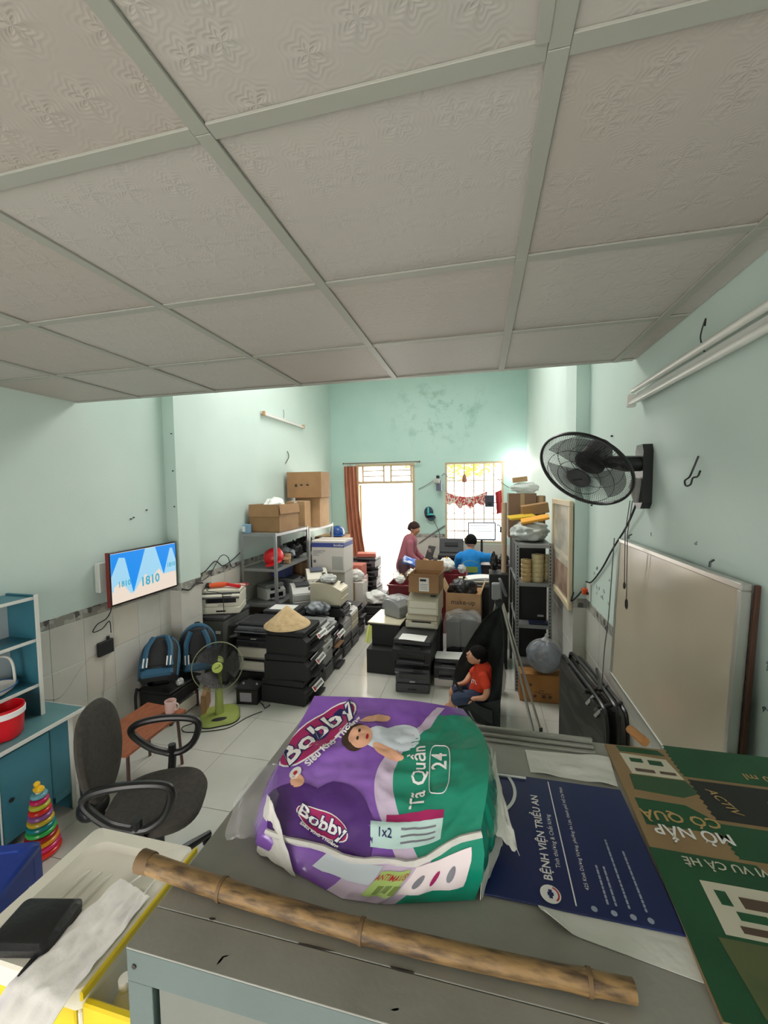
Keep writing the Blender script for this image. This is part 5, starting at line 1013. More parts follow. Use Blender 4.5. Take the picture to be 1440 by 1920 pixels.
G().ell((0, 0, .115), (.15, .15, .115), 40, 26, f=lambda d: max(abs(d.x), abs(d.y), abs(d.z)) ** -.8 * (1 + .06 * noise.noise(d * 5))).build('plastic_wrap', M('clear_plastic_bag', (206, 210, 214), .12, alpha=.3, bump=(30, 1.0), spec=.9), wp, 80)
one('yellow_film', G().slab(lambda u, v: (-1.33 + .07 * u, 4.55 + .15 * v, .29 + .16 * v + .01 * math.sin(u * 7)), 8, 8, .001), M('pale_yellow_film', (214, 220, 120), .3, alpha=.8), 'pale yellow film sticking out of the black boxes by the aisle', 'film')
# right part of the cluster
printer('dark printer with white papers beside the hammock', (-.33, 4.36, .086), 0, .3, .22, .2, 'inkjet', dark, dark, paper=True)
carton('white and brown box under the dark printer beside the hammock', (-.33, 4.36, 0), 0, .3, .22, .078, wc, tape_on=False)
wr = thing('wrapped_case', 'dark upright cases under a cloudy plastic sheet in the centre cluster', 'case', (-.2, 4.75, 0))
G().box(-.18, -.02, -.1, .16, 0, .58, .01).build('case', dark, wr); G().box(-.015, .17, -.12, .16, 0, .61, .01).build('case', dark2, wr)
def shf(u, v):
    x = -.21 + .42 * u; s = v * 1.5
    if s < .45: y, z = -.16 - .01 * math.sin(u * 20), .31 + s * .72
    else: y, z = -.16 + (s - .45) * .33, .635 + .01 * math.sin(u * 14 + s * 6)
    return (x, y, z - .05 * (abs(u - .5) * 2) ** 4)
G().slab(shf, 30, 24, .001).build('plastic_sheet', M('cloudy_plastic_sheet', (190, 192, 190), .15, alpha=.2, bump=(40, .9)), wr, 70)
mk = carton('brown carton printed make-up in the centre cluster', (-.2, 5.16, .475), -2, .42, .34, .34, kraft3, (-160, -150, 25, 20)); G().txt('make-up', .085, mp((0, -.1715, .23), (1, 0, 0), (0, 0, 1)), bold=.015).build('lettering', brn, mk, 0)
for k in range(2): G().box(-.1, .12, -.1722, -.171, .13 - .04 * k, .14 - .04 * k).build('print_line', brn, mk, 0)
carton('dark box supporting the brown make-up carton', (-.2, 5.16, 0), 0, .42, .36, .468, black_m, tape_on=False)
bagged('glossy black bag stuffed into the make-up carton', (-.22, 5.17, .66), (.17, .14, .15), 'black', 62, .35)
bst = carton('tall black box at the back of the centre cluster', (.09, 5.62, 0), 0, .5, .44, .80, black_m, tape_on=False)
for k in range(3): one('board_sheet', G().box(-.24 + .03 * k, .24, -.16, .16, 0, .018, .003), (pap, M('dark_board', (40, 38, 38), .5), M('cream_board', (206, 198, 172), .25))[k], ('white board lying on the tall black box', 'dark board lying second on the tall black box', 'cream board topping the tall black box')[k], 'board', (.02 - .06 * k, 5.6, .806 + .02 * k), (3, -5, 8)[k])
sheet2 = one('document_stack', G().slab(lambda u, v: (-.16 + .4 * u, -.1 + .2 * v, .02 * math.sin(u * 3) + .01 * v), 10, 6, .012), pap, 'loose white documents on top of the boards behind the centre cluster', 'papers', (-.02, 5.58, .885), 10)
rb = thing('red_basket', 'dark red plastic basket full of bags behind the open carton', 'basket', (-1.0, 5.5, 0)); tray([(rrect(-.18, .18, -.15, .15, .03), .0), (rrect(-.22, .22, -.19, .19, .04), .78), (rrect(-.235, .235, -.205, .205, .04), .79), (rrect(-.235, .235, -.205, .205, .04), .81), (rrect(-.21, .21, -.18, .18, .04), .81), (rrect(-.17, .17, -.14, .14, .03), .4)]).build('tub', M('dark_red_basket_plastic', (112, 24, 36), .45), rb, 40)
bagged('small yellow bag at the front of the dark red basket', (-1.06, 5.40, .812), (.06, .05, .06), 'white', 64, .3, name='yellow_bag').children[0].data.materials[0] = M('yellow_plastic_bag', (232, 186, 50), .4, bump=(30, .8))
bagged('white plastic bags bulging out of the dark red basket', (-.89, 5.52, .812), (.085, .1, .09), 'white', 65, .35)
bagged('brownish cloth bundle at the left of the dark red basket', (-1.14, 5.56, .812), (.05, .05, .07), 'clear', 66, .3, name='cloth_bundle', cat='bundle').children[0].data.materials[0] = M('tan_cloth', (178, 130, 96), .8)
bt_ = one('blue_bundle', G().slab(lambda u, v: (-.2 + .4 * u, -.13 + .26 * v, .1 - .16 * u + .05 * math.sin(v * 3) + .02 * noise.noise(Vector((u * 6, v * 6, 2)))), 18, 12, .05), M('blue_white_plastic', (60, 104, 196), .35, mix=((222, 228, 240), 9, .5, .6, 4), bump=(24, .8)), 'blue and white plastic packet lying on the bags in front of the work desk', 'packet', (-.88, 5.85, .97), 0, sm=70)
carton('brown carton under the blue and white packet', (-.89, 5.95, 0), 0, .36, .34, .86, kraft2)
ob = thing('orange_basket', 'dark red basket topped with an orange bag in front of the work desk', 'basket', (-.42, 6.0, 0)); tray([(rrect(-.2, .2, -.16, .16, .03), 0), (rrect(-.24, .24, -.2, .2, .04), .85), (rrect(-.24, .24, -.2, .2, .04), .87), (rrect(-.22, .22, -.18, .18, .04), .87), (rrect(-.18, .18, -.14, .14, .03), .45)]).build('tub', M('dark_red_basket_plastic', (112, 24, 36), .45), ob, 40)
bagged('bright orange-yellow bag heaped on the basket before the work desk', (-.5, 5.98, .873), (.12, .12, .1), 'white', 68, .35, name='orange_bag').children[0].data.materials[0] = M('orange_yellow_bag', (234, 166, 34), .45, bump=(30, .9))
bagged('tan crumpled bag beside the orange-yellow bag', (-.26, 5.95, .873), (.055, .07, .06), 'clear', 69, .3, name='tan_bag').children[0].data.materials[0] = M('tan_cloth', (178, 130, 96), .8)
# ================================================================ PEOPLE
skin = M('warm_skin', (196, 142, 112), .55); hair = M('black_hair', (16, 14, 14), .8, bump=(90, .8), spec=.15); jeans = M('dark_denim', (44, 56, 82), .8, bump=(120, .2))
def limb(g, pts, rs, n=10):
    W_ = wave(pts, 5); m = len(W_); k = len(pts) - 1; rr = []
    for i in range(m):
        t = i / (m - 1) * k; a = min(int(t), k - 1); f = t - a; rr.append(rs[a] * (1 - f) + rs[a + 1] * f)
    g.tube(W_, rr, n); g.ell(pts[0], (rs[0],) * 3, 10, 8); g.ell(pts[-1], (rs[-1],) * 3, 10, 8)
def flesh(g, name, mat, parent, vox=.008, sm=6):
    o = g.build(name, mat, parent, 0); r_ = o.modifiers.new('remesh', 'REMESH'); r_.mode = 'VOXEL'; r_.voxel_size = vox; r_.use_smooth_shade = True
    s_ = o.modifiers.new('smooth', 'SMOOTH'); s_.factor = .5; s_.iterations = sm; return o
def hand(g, c, d, nrm, s):
    """palm at c, fingers along d, thumb to the side"""
    c, d, nrm = Vector(c), Vector(d).normalized(), Vector(nrm).normalized(); sd = d.cross(nrm).normalized()
    g.ell(c, (.024 * s,) * 3, 10, 8); g.ell(c + d * .014 * s, (.024 * s, .024 * s, .02 * s), 10, 8)
    for k, l in enumerate((.036, .044, .042, .032)):
        o = (k - 1.5) * .013 * s; a = c + d * .02 * s + sd * o; m_ = a + d * l * .55 * s - nrm * .004 * s; e = a + d * l * s - nrm * .016 * s; g.tube([a, m_, e], [.0078 * s, .0072 * s, .006 * s], 8); g.ell(e, (.006 * s,) * 3, 8, 6)
    a = c - sd * -.02 * s; e = a + (d * .6 + sd * .7).normalized() * .036 * s; g.tube([c, a.lerp(e, .5), e], [.01 * s, .009 * s, .007 * s], 8); g.ell(e, (.007 * s,) * 3, 8, 6)
def head(g, c, r, fdir, updir=(0, 0, 1)):
    """skull, jaw, nose, ears as one with the body; returns the head frame"""
    f = Vector(fdir).normalized(); s = f.cross(Vector(updir)).normalized(); u = s.cross(f).normalized(); c = Vector(c); Q = Matrix(((f.x, s.x, u.x, c.x), (f.y, s.y, u.y, c.y), (f.z, s.z, u.z, c.z), (0, 0, 0, 1)))
    old = g.M; g.M = Q
    g.ell((-.06 * r, 0, .12 * r), (.98 * r, .8 * r, .9 * r), 18, 12); g.ell((.3 * r, 0, -.35 * r), (.6 * r, .58 * r, .62 * r), 16, 10); g.ell((.5 * r, 0, -.72 * r), (.26 * r, .3 * r, .2 * r), 12, 8)
    g.tube([(.82 * r, 0, .1 * r), (1.02 * r, 0, -.18 * r)], [.09 * r, .15 * r], 8); g.ell((1.0 * r, 0, -.2 * r), (.14 * r, .17 * r, .11 * r), 10, 8); g.ell((.86 * r, 0, -.5 * r), (.12 * r, .26 * r, .09 * r), 10, 8)
    for y in (-1, 1): g.ell((-.08 * r, y * .82 * r, -.12 * r), (.16 * r, .08 * r, .22 * r), 10, 8); g.ell((.62 * r, y * .4 * r, -.2 * r), (.25 * r, .22 * r, .25 * r), 10, 8)
    g.M = old; return Q
def face(Q, r, t, eyes=True):
    for y in (-1, 1):
        e = G(Q).ell((.82 * r, y * .3 * r, .06 * r), (.06 * r, .12 * r, .06 * r), 10, 8).build('eye', M('eye_white', (230, 226, 220), .3), t); G(Q).ell((.865 * r, y * .3 * r, .06 * r), (.03 * r, .055 * r, .055 * r), 8, 6).build('iris', black, e); G(Q).tube([(.88 * r, y * .16 * r, .24 * r), (.87 * r, y * .32 * r, .29 * r), (.8 * r, y * .46 * r, .25 * r)], .025 * r, 6).build('eyebrow', hair, t)
    G(Q).tube([(.9 * r, -.2 * r, -.48 * r), (.97 * r, 0, -.47 * r), (.9 * r, .2 * r, -.48 * r)], .045 * r, 6).build('lips', M('lip_skin', (172, 96, 88), .5), t)
def hairdo(Q, r, t, long=False, m=hair):
    g = G(Q)
    def f(u, v):
        a = 2 * math.pi * u; th = math.pi * (.02 + .56 * v + (.10 if math.cos(a) < .1 else -.13 * (math.cos(a) ** 2)) * v); th += .12 * v * noise.noise(Vector((math.cos(a) * 5, math.sin(a) * 5, 7))); k = 1 - .03 * v + .035 * noise.noise(Vector((math.cos(a) * 6, math.sin(a) * 6, v * 3)))
        return (-.08 * r + 1.06 * r * k * math.sin(th) * math.cos(a), .89 * r * k * math.sin(th) * math.sin(a), .14 * r + 1.0 * r * k * math.cos(th))
    g.slab(f, 40, 14, -.06 * r)
    o = g.build('hair', m, t, 70)
    if long: G(Q).ell((-.85 * r, 0, -.1 * r), (.35 * r, .5 * r, .4 * r), 12, 8).build('hair_bun', m, o)
    return o
# child in the hammock, looking up to the left
ch = thing('person', 'child in an orange T-shirt and dark shorts sitting in the hammock', 'person', (-.03, 3.72, 0))
g = G(); hc = (.0, 0, .575); Qh = head(g, hc, .088, (-.86, -.18, .38))
limb(g, [(.045, 0, .50), (.035, 0, .46)], [.04, .045]); limb(g, [(.05, 0, .45), (.04, 0, .35), (.01, 0, .23)], [.075, .085, .085])
AR = [((.05, -.085, .435), (.085, -.13, .345), (.065, -.15, .275), (-.01, -.15, .255)), ((.03, .085, .435), (-.05, .12, .35), (-.1, .06, .3), (-.14, .0, .3))]
for a in AR: limb(g, a, [.036, .031, .027, .02])
hand(g, (-.028, -.152, .25), (-.9, -.1, -.4), (0, -.3, 1), .92); hand(g, (-.155, -.01, .302), (-.7, -.6, .2), (0, 0, 1), .85)
LG = [((.02, -.06, .215), (-.1, -.11, .235), (-.2, -.1, .2), (-.215, -.1, .08)), ((.02, .06, .215), (-.1, .08, .235), (-.21, .06, .2), (-.22, .05, .08))]
for a in LG: limb(g, a, [.06, .055, .045, .03]); limb(g, [a[-1], (a[-1][0] - .06, a[-1][1], a[-1][2] - .03)], [.03, .022])
flesh(g, 'body', skin, ch, .006, 4)
g = G(); limb(g, [(.05, 0, .455), (.042, 0, .36), (.015, 0, .25)], [.083, .093, .092]); 
for a in AR: limb(g, [a[0], Vector(a[0]).lerp(Vector(a[1]), .75)], [.046, .045])
sh = flesh(g, 'shirt', M('orange_red_cotton', (214, 62, 34), .85), ch, .007, 5)
G().txt('JTL', .045, mp((-.026, -.088, .375), (.8, -.6, 0), (0, 0, 1)), bold=.02).build('shirt_lettering', pr_white, sh, 0)
g = G()
for a in LG: limb(g, [a[0], a[1], Vector(a[1]).lerp(Vector(a[2]), .8)], [.072, .066, .058])
limb(g, [(.015, 0, .25), (.02, 0, .19)], [.09, .08]); flesh(g, 'shorts', jeans, ch, .008, 5)
face(Qh, .088, ch); hairdo(Qh, .088, ch)
# hammock and its stand
ham = M('black_green_nylon', (22, 28, 27), .75, mix=((32, 42, 38), 12, .4, .7, 3)); hk = thing('hammock', 'black hanging hammock cloth cradling the child', 'hammock')
Lc = [(.17, 3.86, 1.0), (.02, 3.98, .82), (-.16, 3.95, .52), (-.25, 3.82, .32), (-.22, 3.66, .14), (-.1, 3.6, .05)]; Rc = [(.175, 3.83, 1.0), (.2, 3.74, .82), (.19, 3.62, .55), (.17, 3.53, .3), (.13, 3.5, .1), (.06, 3.52, .03)]; Bc = [(.18, 3.87, 1.0), (.2, 3.98, .78), (.15, 4.0, .5), (.07, 3.95, .24), (.0, 3.86, .1), (-.02, 3.62, .035)]
def curve6(P, t):
    w_ = wave(P, 6); s = t * (len(w_) - 1); i = min(int(s), len(w_) - 2); return w_[i].lerp(w_[i + 1], s - i)
def hf(u, v):
    a, b, c_ = curve6(Lc, v), curve6(Bc, v), curve6(Rc, v); p = a * (1 - u) * (1 - 2 * u) + b * 4 * u * (1 - u) + c_ * u * (2 * u - 1); return p + Vector((0, .008 * math.sin(u * 22 + v * 3), 0)) * min(1, v * 3)
G().slab(hf, 36, 36, .004).build('sling', ham, hk, 70)
G().slab(lambda u, v: Vector((-.25, 3.66, .40)).lerp(Vector((.1, 3.5, .2)), u) + Vector((0, -.03 * math.sin(u * math.pi), -.05 * math.sin(u * math.pi) - (.03 + .09 * u) * v)), 20, 6, .004).build('lap_band', ham, hk, 70)
G().slab(lambda u, v: Vector((-.2, 3.62, .13)).lerp(Vector((.165, 3.5, .3)), u) + Vector((0, .03 * v, 0)) - Vector((0, 0, v * (.09 + .19 * u))), 20, 8, .004).build('front_apron', ham, hk, 70)
G().tube([(.17, 3.85, 1.0), (.172, 3.85, 1.08)], [.03, .012], 8).build('gathered_end', ham, hk)
hs = thing('hammock_stand', 'folding metal hammock stand with silver legs and a grey hinge block', 'stand', (0, 0, 0)); sil = M('brushed_silver_tube', (196, 194, 188), .28, .8)
G().box(.13, .2, 3.83, 3.9, 1.02, 1.06, .008).build('hinge_plate', black_m, hs); G().box(.1, .19, 3.84, 3.89, 1.06, 1.22, .012).build('hinge_block', M('grey_hinge_plastic', (128, 130, 132), .45), hs)
G(Matrix.Translation((.2, 3.86, 1.18)) @ Matrix.Rotation(R(70), 4, 'Y')).lathe([(.0, -.012), (.05, -.012), (.055, 0), (.05, .012), (0, .012)], 20, sx=1.7).build('lock_dial', M('smoke_grey_plastic', (96, 100, 104), .35), hs)
for a, b in (((.19, 3.85, 1.03), (.44, 3.5, .02)), ((.2, 3.87, 1.03), (.5, 3.58, .02)), ((.14, 3.89, 1.03), (-.0, 4.5, .02)), ((.16, 3.91, 1.03), (.05, 4.56, .02))): l = G().cyl(a, b, .011, n=10).build('leg', sil, hs); G().cyl(Vector(b) + Vector((0, 0, -.02)), Vector(b) + Vector((0, 0, .03)), .015, n=10).build('foot', black, l)
# woman at the desk, leaning to the right
wm = thing('person', 'woman in a dusty pink long-sleeved top standing at the left end of the work desk', 'person', (-1.2, 6.95, 0))
pink_c = M('dusty_pink_cotton', (158, 92, 104), .85); g = G(); Qw = head(g, (.09, 0, 1.41), .105, (.93, -.3, -.12)); limb(g, [(.06, 0, 1.3), (.02, 0, 1.22)], [.05, .06]); limb(g, [(.01, 0, 1.18), (-.03, 0, 1.0), (-.08, 0, .82)], [.12, .13, .14])
WA = [((.04, -.16, 1.17), (.06, -.2, .98), (.2, -.16, .86)), ((.02, .16, 1.17), (.08, .2, .98), (.24, .12, .85))]
for a in WA: limb(g, a, [.05, .042, .03]); hand(g, Vector(a[2]) + Vector((.04, .01, -.012)), (1, .1, -.2), (0, 0, 1), 1.25)
WL = [((-.08, -.09, .8), (-.07, -.1, .45), (-.09, -.1, .08)), ((-.08, .09, .8), (-.05, .1, .45), (-.07, .1, .08))]
for a in WL: limb(g, a, [.1, .06, .042]); limb(g, [(a[2][0], a[2][1], .05), (a[2][0] + .13, a[2][1], .035)], [.04, .03])
flesh(g, 'body', skin, wm, .012, 4)
g = G(); limb(g, [(.015, 0, 1.19), (-.03, 0, 1.0), (-.08, 0, .74)], [.13, .14, .165])
for a in WA: limb(g, [a[0], a[1], Vector(a[1]).lerp(Vector(a[2]), .8)], [.065, .056, .046])
flesh(g, 'blouse', pink_c, wm, .012, 5)
g = G()
for a in WL: limb(g, [a[0], a[1], (a[2][0], a[2][1], .12)], [.115, .075, .06])
flesh(g, 'trousers', M('dark_plum_cloth', (84, 58, 66), .85), wm, .014, 5); face(Qw, .105, wm); hairdo(Qw, .105, wm, True, M('dark_brown_hair', (58, 42, 38), .8, bump=(90, .8), spec=.2))
# man seated, back to the camera
sto = thing('low_stool', 'dark stool under the man in the blue T-shirt', 'stool', (-.15, 6.54, 0)); G().lathe([(0, .34), (.17, .34), (.18, .36), (.17, .375), (0, .375)], 24).build('seat', black_m, sto)
for k in range(4): a = R(45 + 90 * k); G().tube([(.12 * math.cos(a), .12 * math.sin(a), .34), (.17 * math.cos(a), .17 * math.sin(a), 0)], .014, 8).build('leg', black, sto)
mn = thing('person', 'man in a bright blue T-shirt seated with his back to the camera', 'person', (-.15, 6.56, 0)); bluec = M('bright_blue_cotton', (16, 128, 206), .8)
g = G(); Qm = head(g, (.0, .06, 1.235), .11, (.12, .97, -.2)); limb(g, [(0, .03, 1.12), (0, .01, 1.04)], [.055, .065]); limb(g, [(0, 0, .98), (0, -.02, .8), (0, -.02, .58)], [.14, .15, .16])
MA = [((-.17, .0, .99), (-.22, .14, .82), (-.12, .38, .84)), ((.17, .0, 1.0), (.3, .12, .98), (.34, .34, .95))]
for a in MA: limb(g, a, [.055, .046, .032]); hand(g, Vector(a[2]) + Vector((.0, .04, 0)), (.1, 1, 0), (0, 0, 1), 1.35)
ML = [((-.1, .0, .52), (-.17, .34, .5), (-.17, .26, .1)), ((.1, .0, .52), (.17, .34, .5), (.17, .26, .1))]
for a in ML: limb(g, a, [.1, .075, .05]); limb(g, [(a[2][0], a[2][1], .05), (a[2][0], a[2][1] + .15, .035)], [.045, .035])
flesh(g, 'body', skin, mn, .012, 4)
g = G(); limb(g, [(0, 0, .985), (0, -.02, .8), (0, -.02, .55)], [.152, .165, .175]); limb(g, [(-.13, 0, 1.0), (.13, 0, 1.01)], [.09, .09])
for a in MA: limb(g, [a[0], Vector(a[0]).lerp(Vector(a[1]), .85)], [.078, .075])
ts = flesh(g, 't_shirt', bluec, mn, .012, 5)
def bk_(a, b): return Vector((a, -.197 + .35 * a * a, .84 + b))
G().grid(lambda u, v: bk_(-.11 + .22 * u, -.045 + .09 * v), 10, 4).build('back_print', M('yellow_green_print', (130, 156, 70), .7), ts, 50); G().tube([bk_(-.13 + .26 * k / 10, .09 + .05 * math.sin(math.pi * k / 10)) for k in range(11)], .004, 5).build('back_print_arc', M('yellow_green_print', (130, 156, 70), .7), ts)
g = G()
for a in ML: limb(g, [a[0], a[1], (a[2][0], a[2][1], .14)], [.118, .09, .07])
flesh(g, 'trousers', jeans, mn, .014, 5); face(Qm, .11, mn); hairdo(Qm, .11, mn)
# ================================================================ RIGHT SIDE
rack('slotted grey steel rack by the right wall holding tape rolls', .345, .695, 4.3, 5.15, 1.535, (1.52, 1.13, .7, .3), gal, True)
film = M('tan_tape_film', (196, 170, 120), .25, mix=((176, 146, 96), 14, .4, .7, 3, (1, 1, 12))); film2 = M('pale_tape_film', (206, 192, 150), .25, mix=((190, 172, 126), 14, .4, .7, 3, (1, 1, 14)))
def roll_stack(label, x, y, z, r_, n, h, m):
    t = thing('tape_roll_stack', label, 'tape rolls', (x, y, z), 0, 'tape roll columns')
    for k in range(n): G().lathe([(r_ * .62, k * h), (r_ - .002, k * h), (r_, k * h + .003), (r_, (k + 1) * h - .004), (r_ - .002, (k + 1) * h - .001), (r_ * .62, (k + 1) * h - .001), (r_ * .62, k * h)], 28).build('tape_roll', m, t)
roll_stack('short column of tan tape rolls on the rack shelf, nearest the aisle', .455, 4.38, 1.131, .05, 5, .046, film); roll_stack('tall column of pale tape rolls in the middle of the rack shelf', .57, 4.4, 1.131, .06, 6, .047, film2); roll_stack('column of pale tape rolls beside the right rack post', .663, 4.46, 1.131, .027, 6, .045, film2)
for k, (z, hh, lab) in enumerate(((1.131, .36, 'black box behind the tape rolls on the rack'), (.701, .38, 'black equipment box on the middle shelf of the right rack'), (.301, .34, 'black equipment box on the low shelf of the right rack'))):
    b_ = carton(lab, (.52, (4.82, 4.72, 4.72)[k], z), 0, .3, .5, hh, black_m, tape_on=False)
    if k == 1: G().box(.06, .12, -.2515, -.25, .04, .06).build('badge', lgrey, b_, 0)
one('blue_folder', G().box(-.1, .1, -.05, .05, 0, .02, .003), M('dark_blue_folder', (26, 34, 62), .5), 'thin dark blue folder at the front of the middle rack shelf', 'folder', (.58, 4.37, .701))
carton('large brown carton with printed marks on the floor before the right rack', (.575, 4.2, 0), 1, .40, .17, .27, kraft3, tape_on=False)
pc_ = bpy.data.objects['carton.%03d' % (len([o for o in bpy.data.objects if o.name.startswith('carton')]) - 1)]
kraft4 = M('orange_brown_cardboard', (168, 118, 62), .75, mix=((150, 104, 54), 7, .4, .8, 5))
for ch_ in pc_.children: ch_.data.materials[0] = kraft4
for (x, z, w_, h_) in ((-.1, .17, .025, .025), (-.04, .1, .05, .006), (0, .115, .05, .006), (-.06, .06, .03, .03), (.02, .06, .03, .03), (.08, .06, .03, .03), (.03, .09, .12, .005)): G().box(x - w_ / 2, x + w_ / 2, -.0865, -.0852, z - h_ / 2, z + h_ / 2).build('printed_mark', brn, pc_, 0)
rb_ = thing('plastic_bag', 'large round clear bag of grey film on the brown carton', 'bag', (.61, 4.16, .276))
pleat = lambda d: 1 + .035 * math.sin(math.atan2(d.y, d.x) * 11 + 3 * d.z) * (.4 + .6 * max(0, d.z)) + .06 * noise.noise(d * 3) - .05 * abs(noise.noise(d * 5 + Vector((4, 2, 1))))
G().ell((0, 0, .168), (.155, .112, .155), 60, 36, f=pleat).build('contents', M('blue_grey_film_wad', (112, 122, 136), .3, mix=((48, 54, 64), 9, .42, .6, 6), bump=(14, 1.0)), rb_, 80); G().ell((0, 0, .175), (.17, .127, .17), 72, 40, f=pleat).build('film', M('clear_plastic_bag', (206, 210, 214), .12, alpha=.3, bump=(30, 1.0), spec=.9), rb_, 80); G().tube([(0, 0, .33), (.005, 0, .36), (.02, .0, .385)], [.04, .01, .02], 8).build('knot', bagm['clear'], rb_)
# top of the rack
pl_s = thing('plastic_bundle', 'bundle of folded cloudy plastic sheets on top of the right rack', 'plastic', (.51, 4.6, 1.521)); G().blob((0, 0, .1), (.175, .19, .11), .25, 3, 73, 44, 26, flat=0).build('sheets', M('cloudy_grey_plastic', (196, 200, 196), .3, alpha=.9, bump=(24, 1.0)), pl_s, 80)
yel = M('yellow_envelope', (206, 170, 40), .6); yel2 = M('orange_envelope', (226, 160, 52), .6)
def slantbox(name, label, cat, c, sz, rot, m): return one(name, G().box(-sz[0] / 2, sz[0] / 2, -sz[1] / 2, sz[1] / 2, -sz[2] / 2, sz[2] / 2, .004), m, label, cat, c, rot=rot)
slantbox('padded_envelope', 'mustard yellow padded envelope on the plastic sheets of the right rack', 'envelope', (.43, 4.66, 1.775), (.27, .15, .025), (R(8), R(-6), R(12)), yel); slantbox('padded_envelope', 'orange padded envelope slanting on the plastic sheets of the right rack', 'envelope', (.55, 4.5, 1.762), (.28, .12, .025), (R(16), R(-12), R(-6)), yel2)
carton('brown carton on the rack top behind the envelopes', (.46, 4.98, 1.522), 0, .3, .26, .5, M('dull_brown_cardboard', (132, 104, 84), .8)); slantbox('long_carton', 'long brown carton lying slanted on the yellow envelopes', 'carton', (.58, 4.775, 1.853), (.28, .11, .11), (R(4), R(-9), R(4)), kraft2)
carton('brown carton at the right back of the rack top', (.66, 4.98, 1.522), 0, .09, .26, .47, M('dull_brown_cardboard', (132, 104, 84), .8))
one('card_tube', G().cyl((.265, 4.9, 1.108), (.265, 4.9, 1.92), .03, n=16), M('pale_card_tube', (196, 168, 142), .8), 'pale cardboard tube standing at the left of the rack top', 'tube')
bagged('rolled clear plastic bag on the brown cartons of the right rack', (.5, 4.96, 2.03), (.15, .1, .06), 'clear', 75, .3, knot=False); slantbox('small_box', 'small orange-brown box on the plastic roll at the rack top', 'box', (.44, 4.95, 2.182), (.16, .08, .06), (0, R(-6), 0), kraft3)
bagged('dark bundle of straps and cables hanging beside the right rack', (.16, 5.02, 1.11), (.04, .04, .1), 'black', 77, .5, name='strap_bundle', cat='straps', knot=False)
carton('dark low crate under the bundle of straps', (.2, 4.95, 0), 0, .2, .3, 1.1, black_m, tape_on=False)
bagged('teal bag on the floor behind the hammock', (.2, 4.22, 0), (.05, .06, .18), 'clear', 79, .15, name='teal_bag').children[0].data.materials[0] = M('teal_plastic_bag', (36, 108, 116), .45, bump=(20, .6))
# picture on the right pillar
pf = thing('framed_picture', 'tall cream-framed misty landscape picture on the right pillar', 'picture', (.735, 3.98, 1.53)); wf = M('cream_wood_frame', (206, 188, 158), .5)
for (a, b, c_, e_) in ((-.42, .42, .40, .45), (-.42, .42, -.45, -.40), (-.42, -.37, -.40, .40), (.37, .42, -.40, .40)): G().box(-.035, -.005, a, b, c_, e_, .004).build('frame', wf, pf)
G().box(-.02, -.008, -.37, .37, -.40, .40).build('print', M('misty_landscape_print', (150, 150, 140), .4, mix=((206, 196, 178), 3.2, .35, .65, 8, (1, 1, 1.6)), bump=(12, .2)), pf, 0)
G().box(-.0215, -.02, -.37, .37, -.06, -.02).build('pale_lake_print', M('pale_lake_print', (210, 200, 180), .4), pf, 0); G().box(-.0212, -.02, -.37, .37, -.38, -.12).build('reddish_ground_print', M('reddish_ground_print', (136, 106, 92), .4, mix=((170, 146, 128), 7, .4, .65, 6)), pf, 0)
# ---- wall fan
wfan = thing('oscillating_fan', 'black wall-mounted oscillating fan on the right wall', 'fan', (XR, 2.35, 2.15)); fb = M('black_fan_plastic', (30, 31, 32), .35)
G().prism([(-.055, .12), (-.04, .155), (.04, .155), (.055, .12), (.05, -.14), (.025, -.17), (-.025, -.17), (-.05, -.14)], -.045, 0, 'x').build('wall_plate', fb, wfan); G().tube([(-.045, -.0, -.02), (-.06, 0, -.06), (-.055, 0, -.14)], [.035, .032, .012], 10).build('switch_housing', M('silver_plastic', (150, 150, 146), .3), wfan)
G().tube([(-.03, 0, .06), (-.1, 0, .06), (-.17, -.0, .07), (-.23, .0, .085)], [.04, .042, .034, .03], 12).build('arm', fb, wfan)
nrm = Vector((-.55, -.52, -.66)).normalized(); cN = Vector((-.315, -.05, .03)); sN = Vector((1, 0, 0)); sN = (sN - nrm * sN.dot(nrm)).normalized(); tN = nrm.cross(sN)
Qf = Matrix(((sN.x, tN.x, nrm.x, cN.x), (sN.y, tN.y, nrm.y, cN.y), (sN.z, tN.z, nrm.z, cN.z), (0, 0, 0, 1)))
G(Qf).tube([(0, 0, -.2), (0, 0, -.16), (0, 0, -.06), (0, 0, -.045)], [.05, .072, .078, .05], 18).build('motor', fb, wfan); G().tube([(-.22, 0, .085), tuple(Qf @ Vector((0, 0, -.12)))], [.03, .04], 10).build('neck', fb, wfan)
RF = .235
G(Qf).grid(lambda u, v: ((RF + .007 * math.cos(2 * math.pi * v)) * math.cos(2 * math.pi * u), (RF + .007 * math.cos(2 * math.pi * v)) * math.sin(2 * math.pi * u), .011 * math.sin(2 * math.pi * v)), 60, 8, True, True).build('cage_ring', fb, wfan)
for nm, zc in (('front_cage', .06), ('rear_cage', -.065)):
    g = G(Qf)
    for k in range(120):
        a = 2 * math.pi * k / 120; s2 = .45 * (1 if zc > 0 else -1)
        g.tube([(.055 * math.cos(a + s2), .055 * math.sin(a + s2), zc), (.15 * math.cos(a + s2 * .35), .15 * math.sin(a + s2 * .35), zc * .95), (.215 * math.cos(a + .05 * s2), .215 * math.sin(a + .05 * s2), zc * .5), (RF * math.cos(a), RF * math.sin(a), 0)], .0009, 3)
    for rr in (.11, .17): g.tube([(rr * math.cos(2 * math.pi * k / 48), rr * math.sin(2 * math.pi * k / 48), zc * (1.02 if rr < .15 else .88)) for k in range(48)], .0016, 4, True)
    tag(g.build(nm, M('black_cage_wire', (34, 34, 34), .45), wfan), kind='stuff')
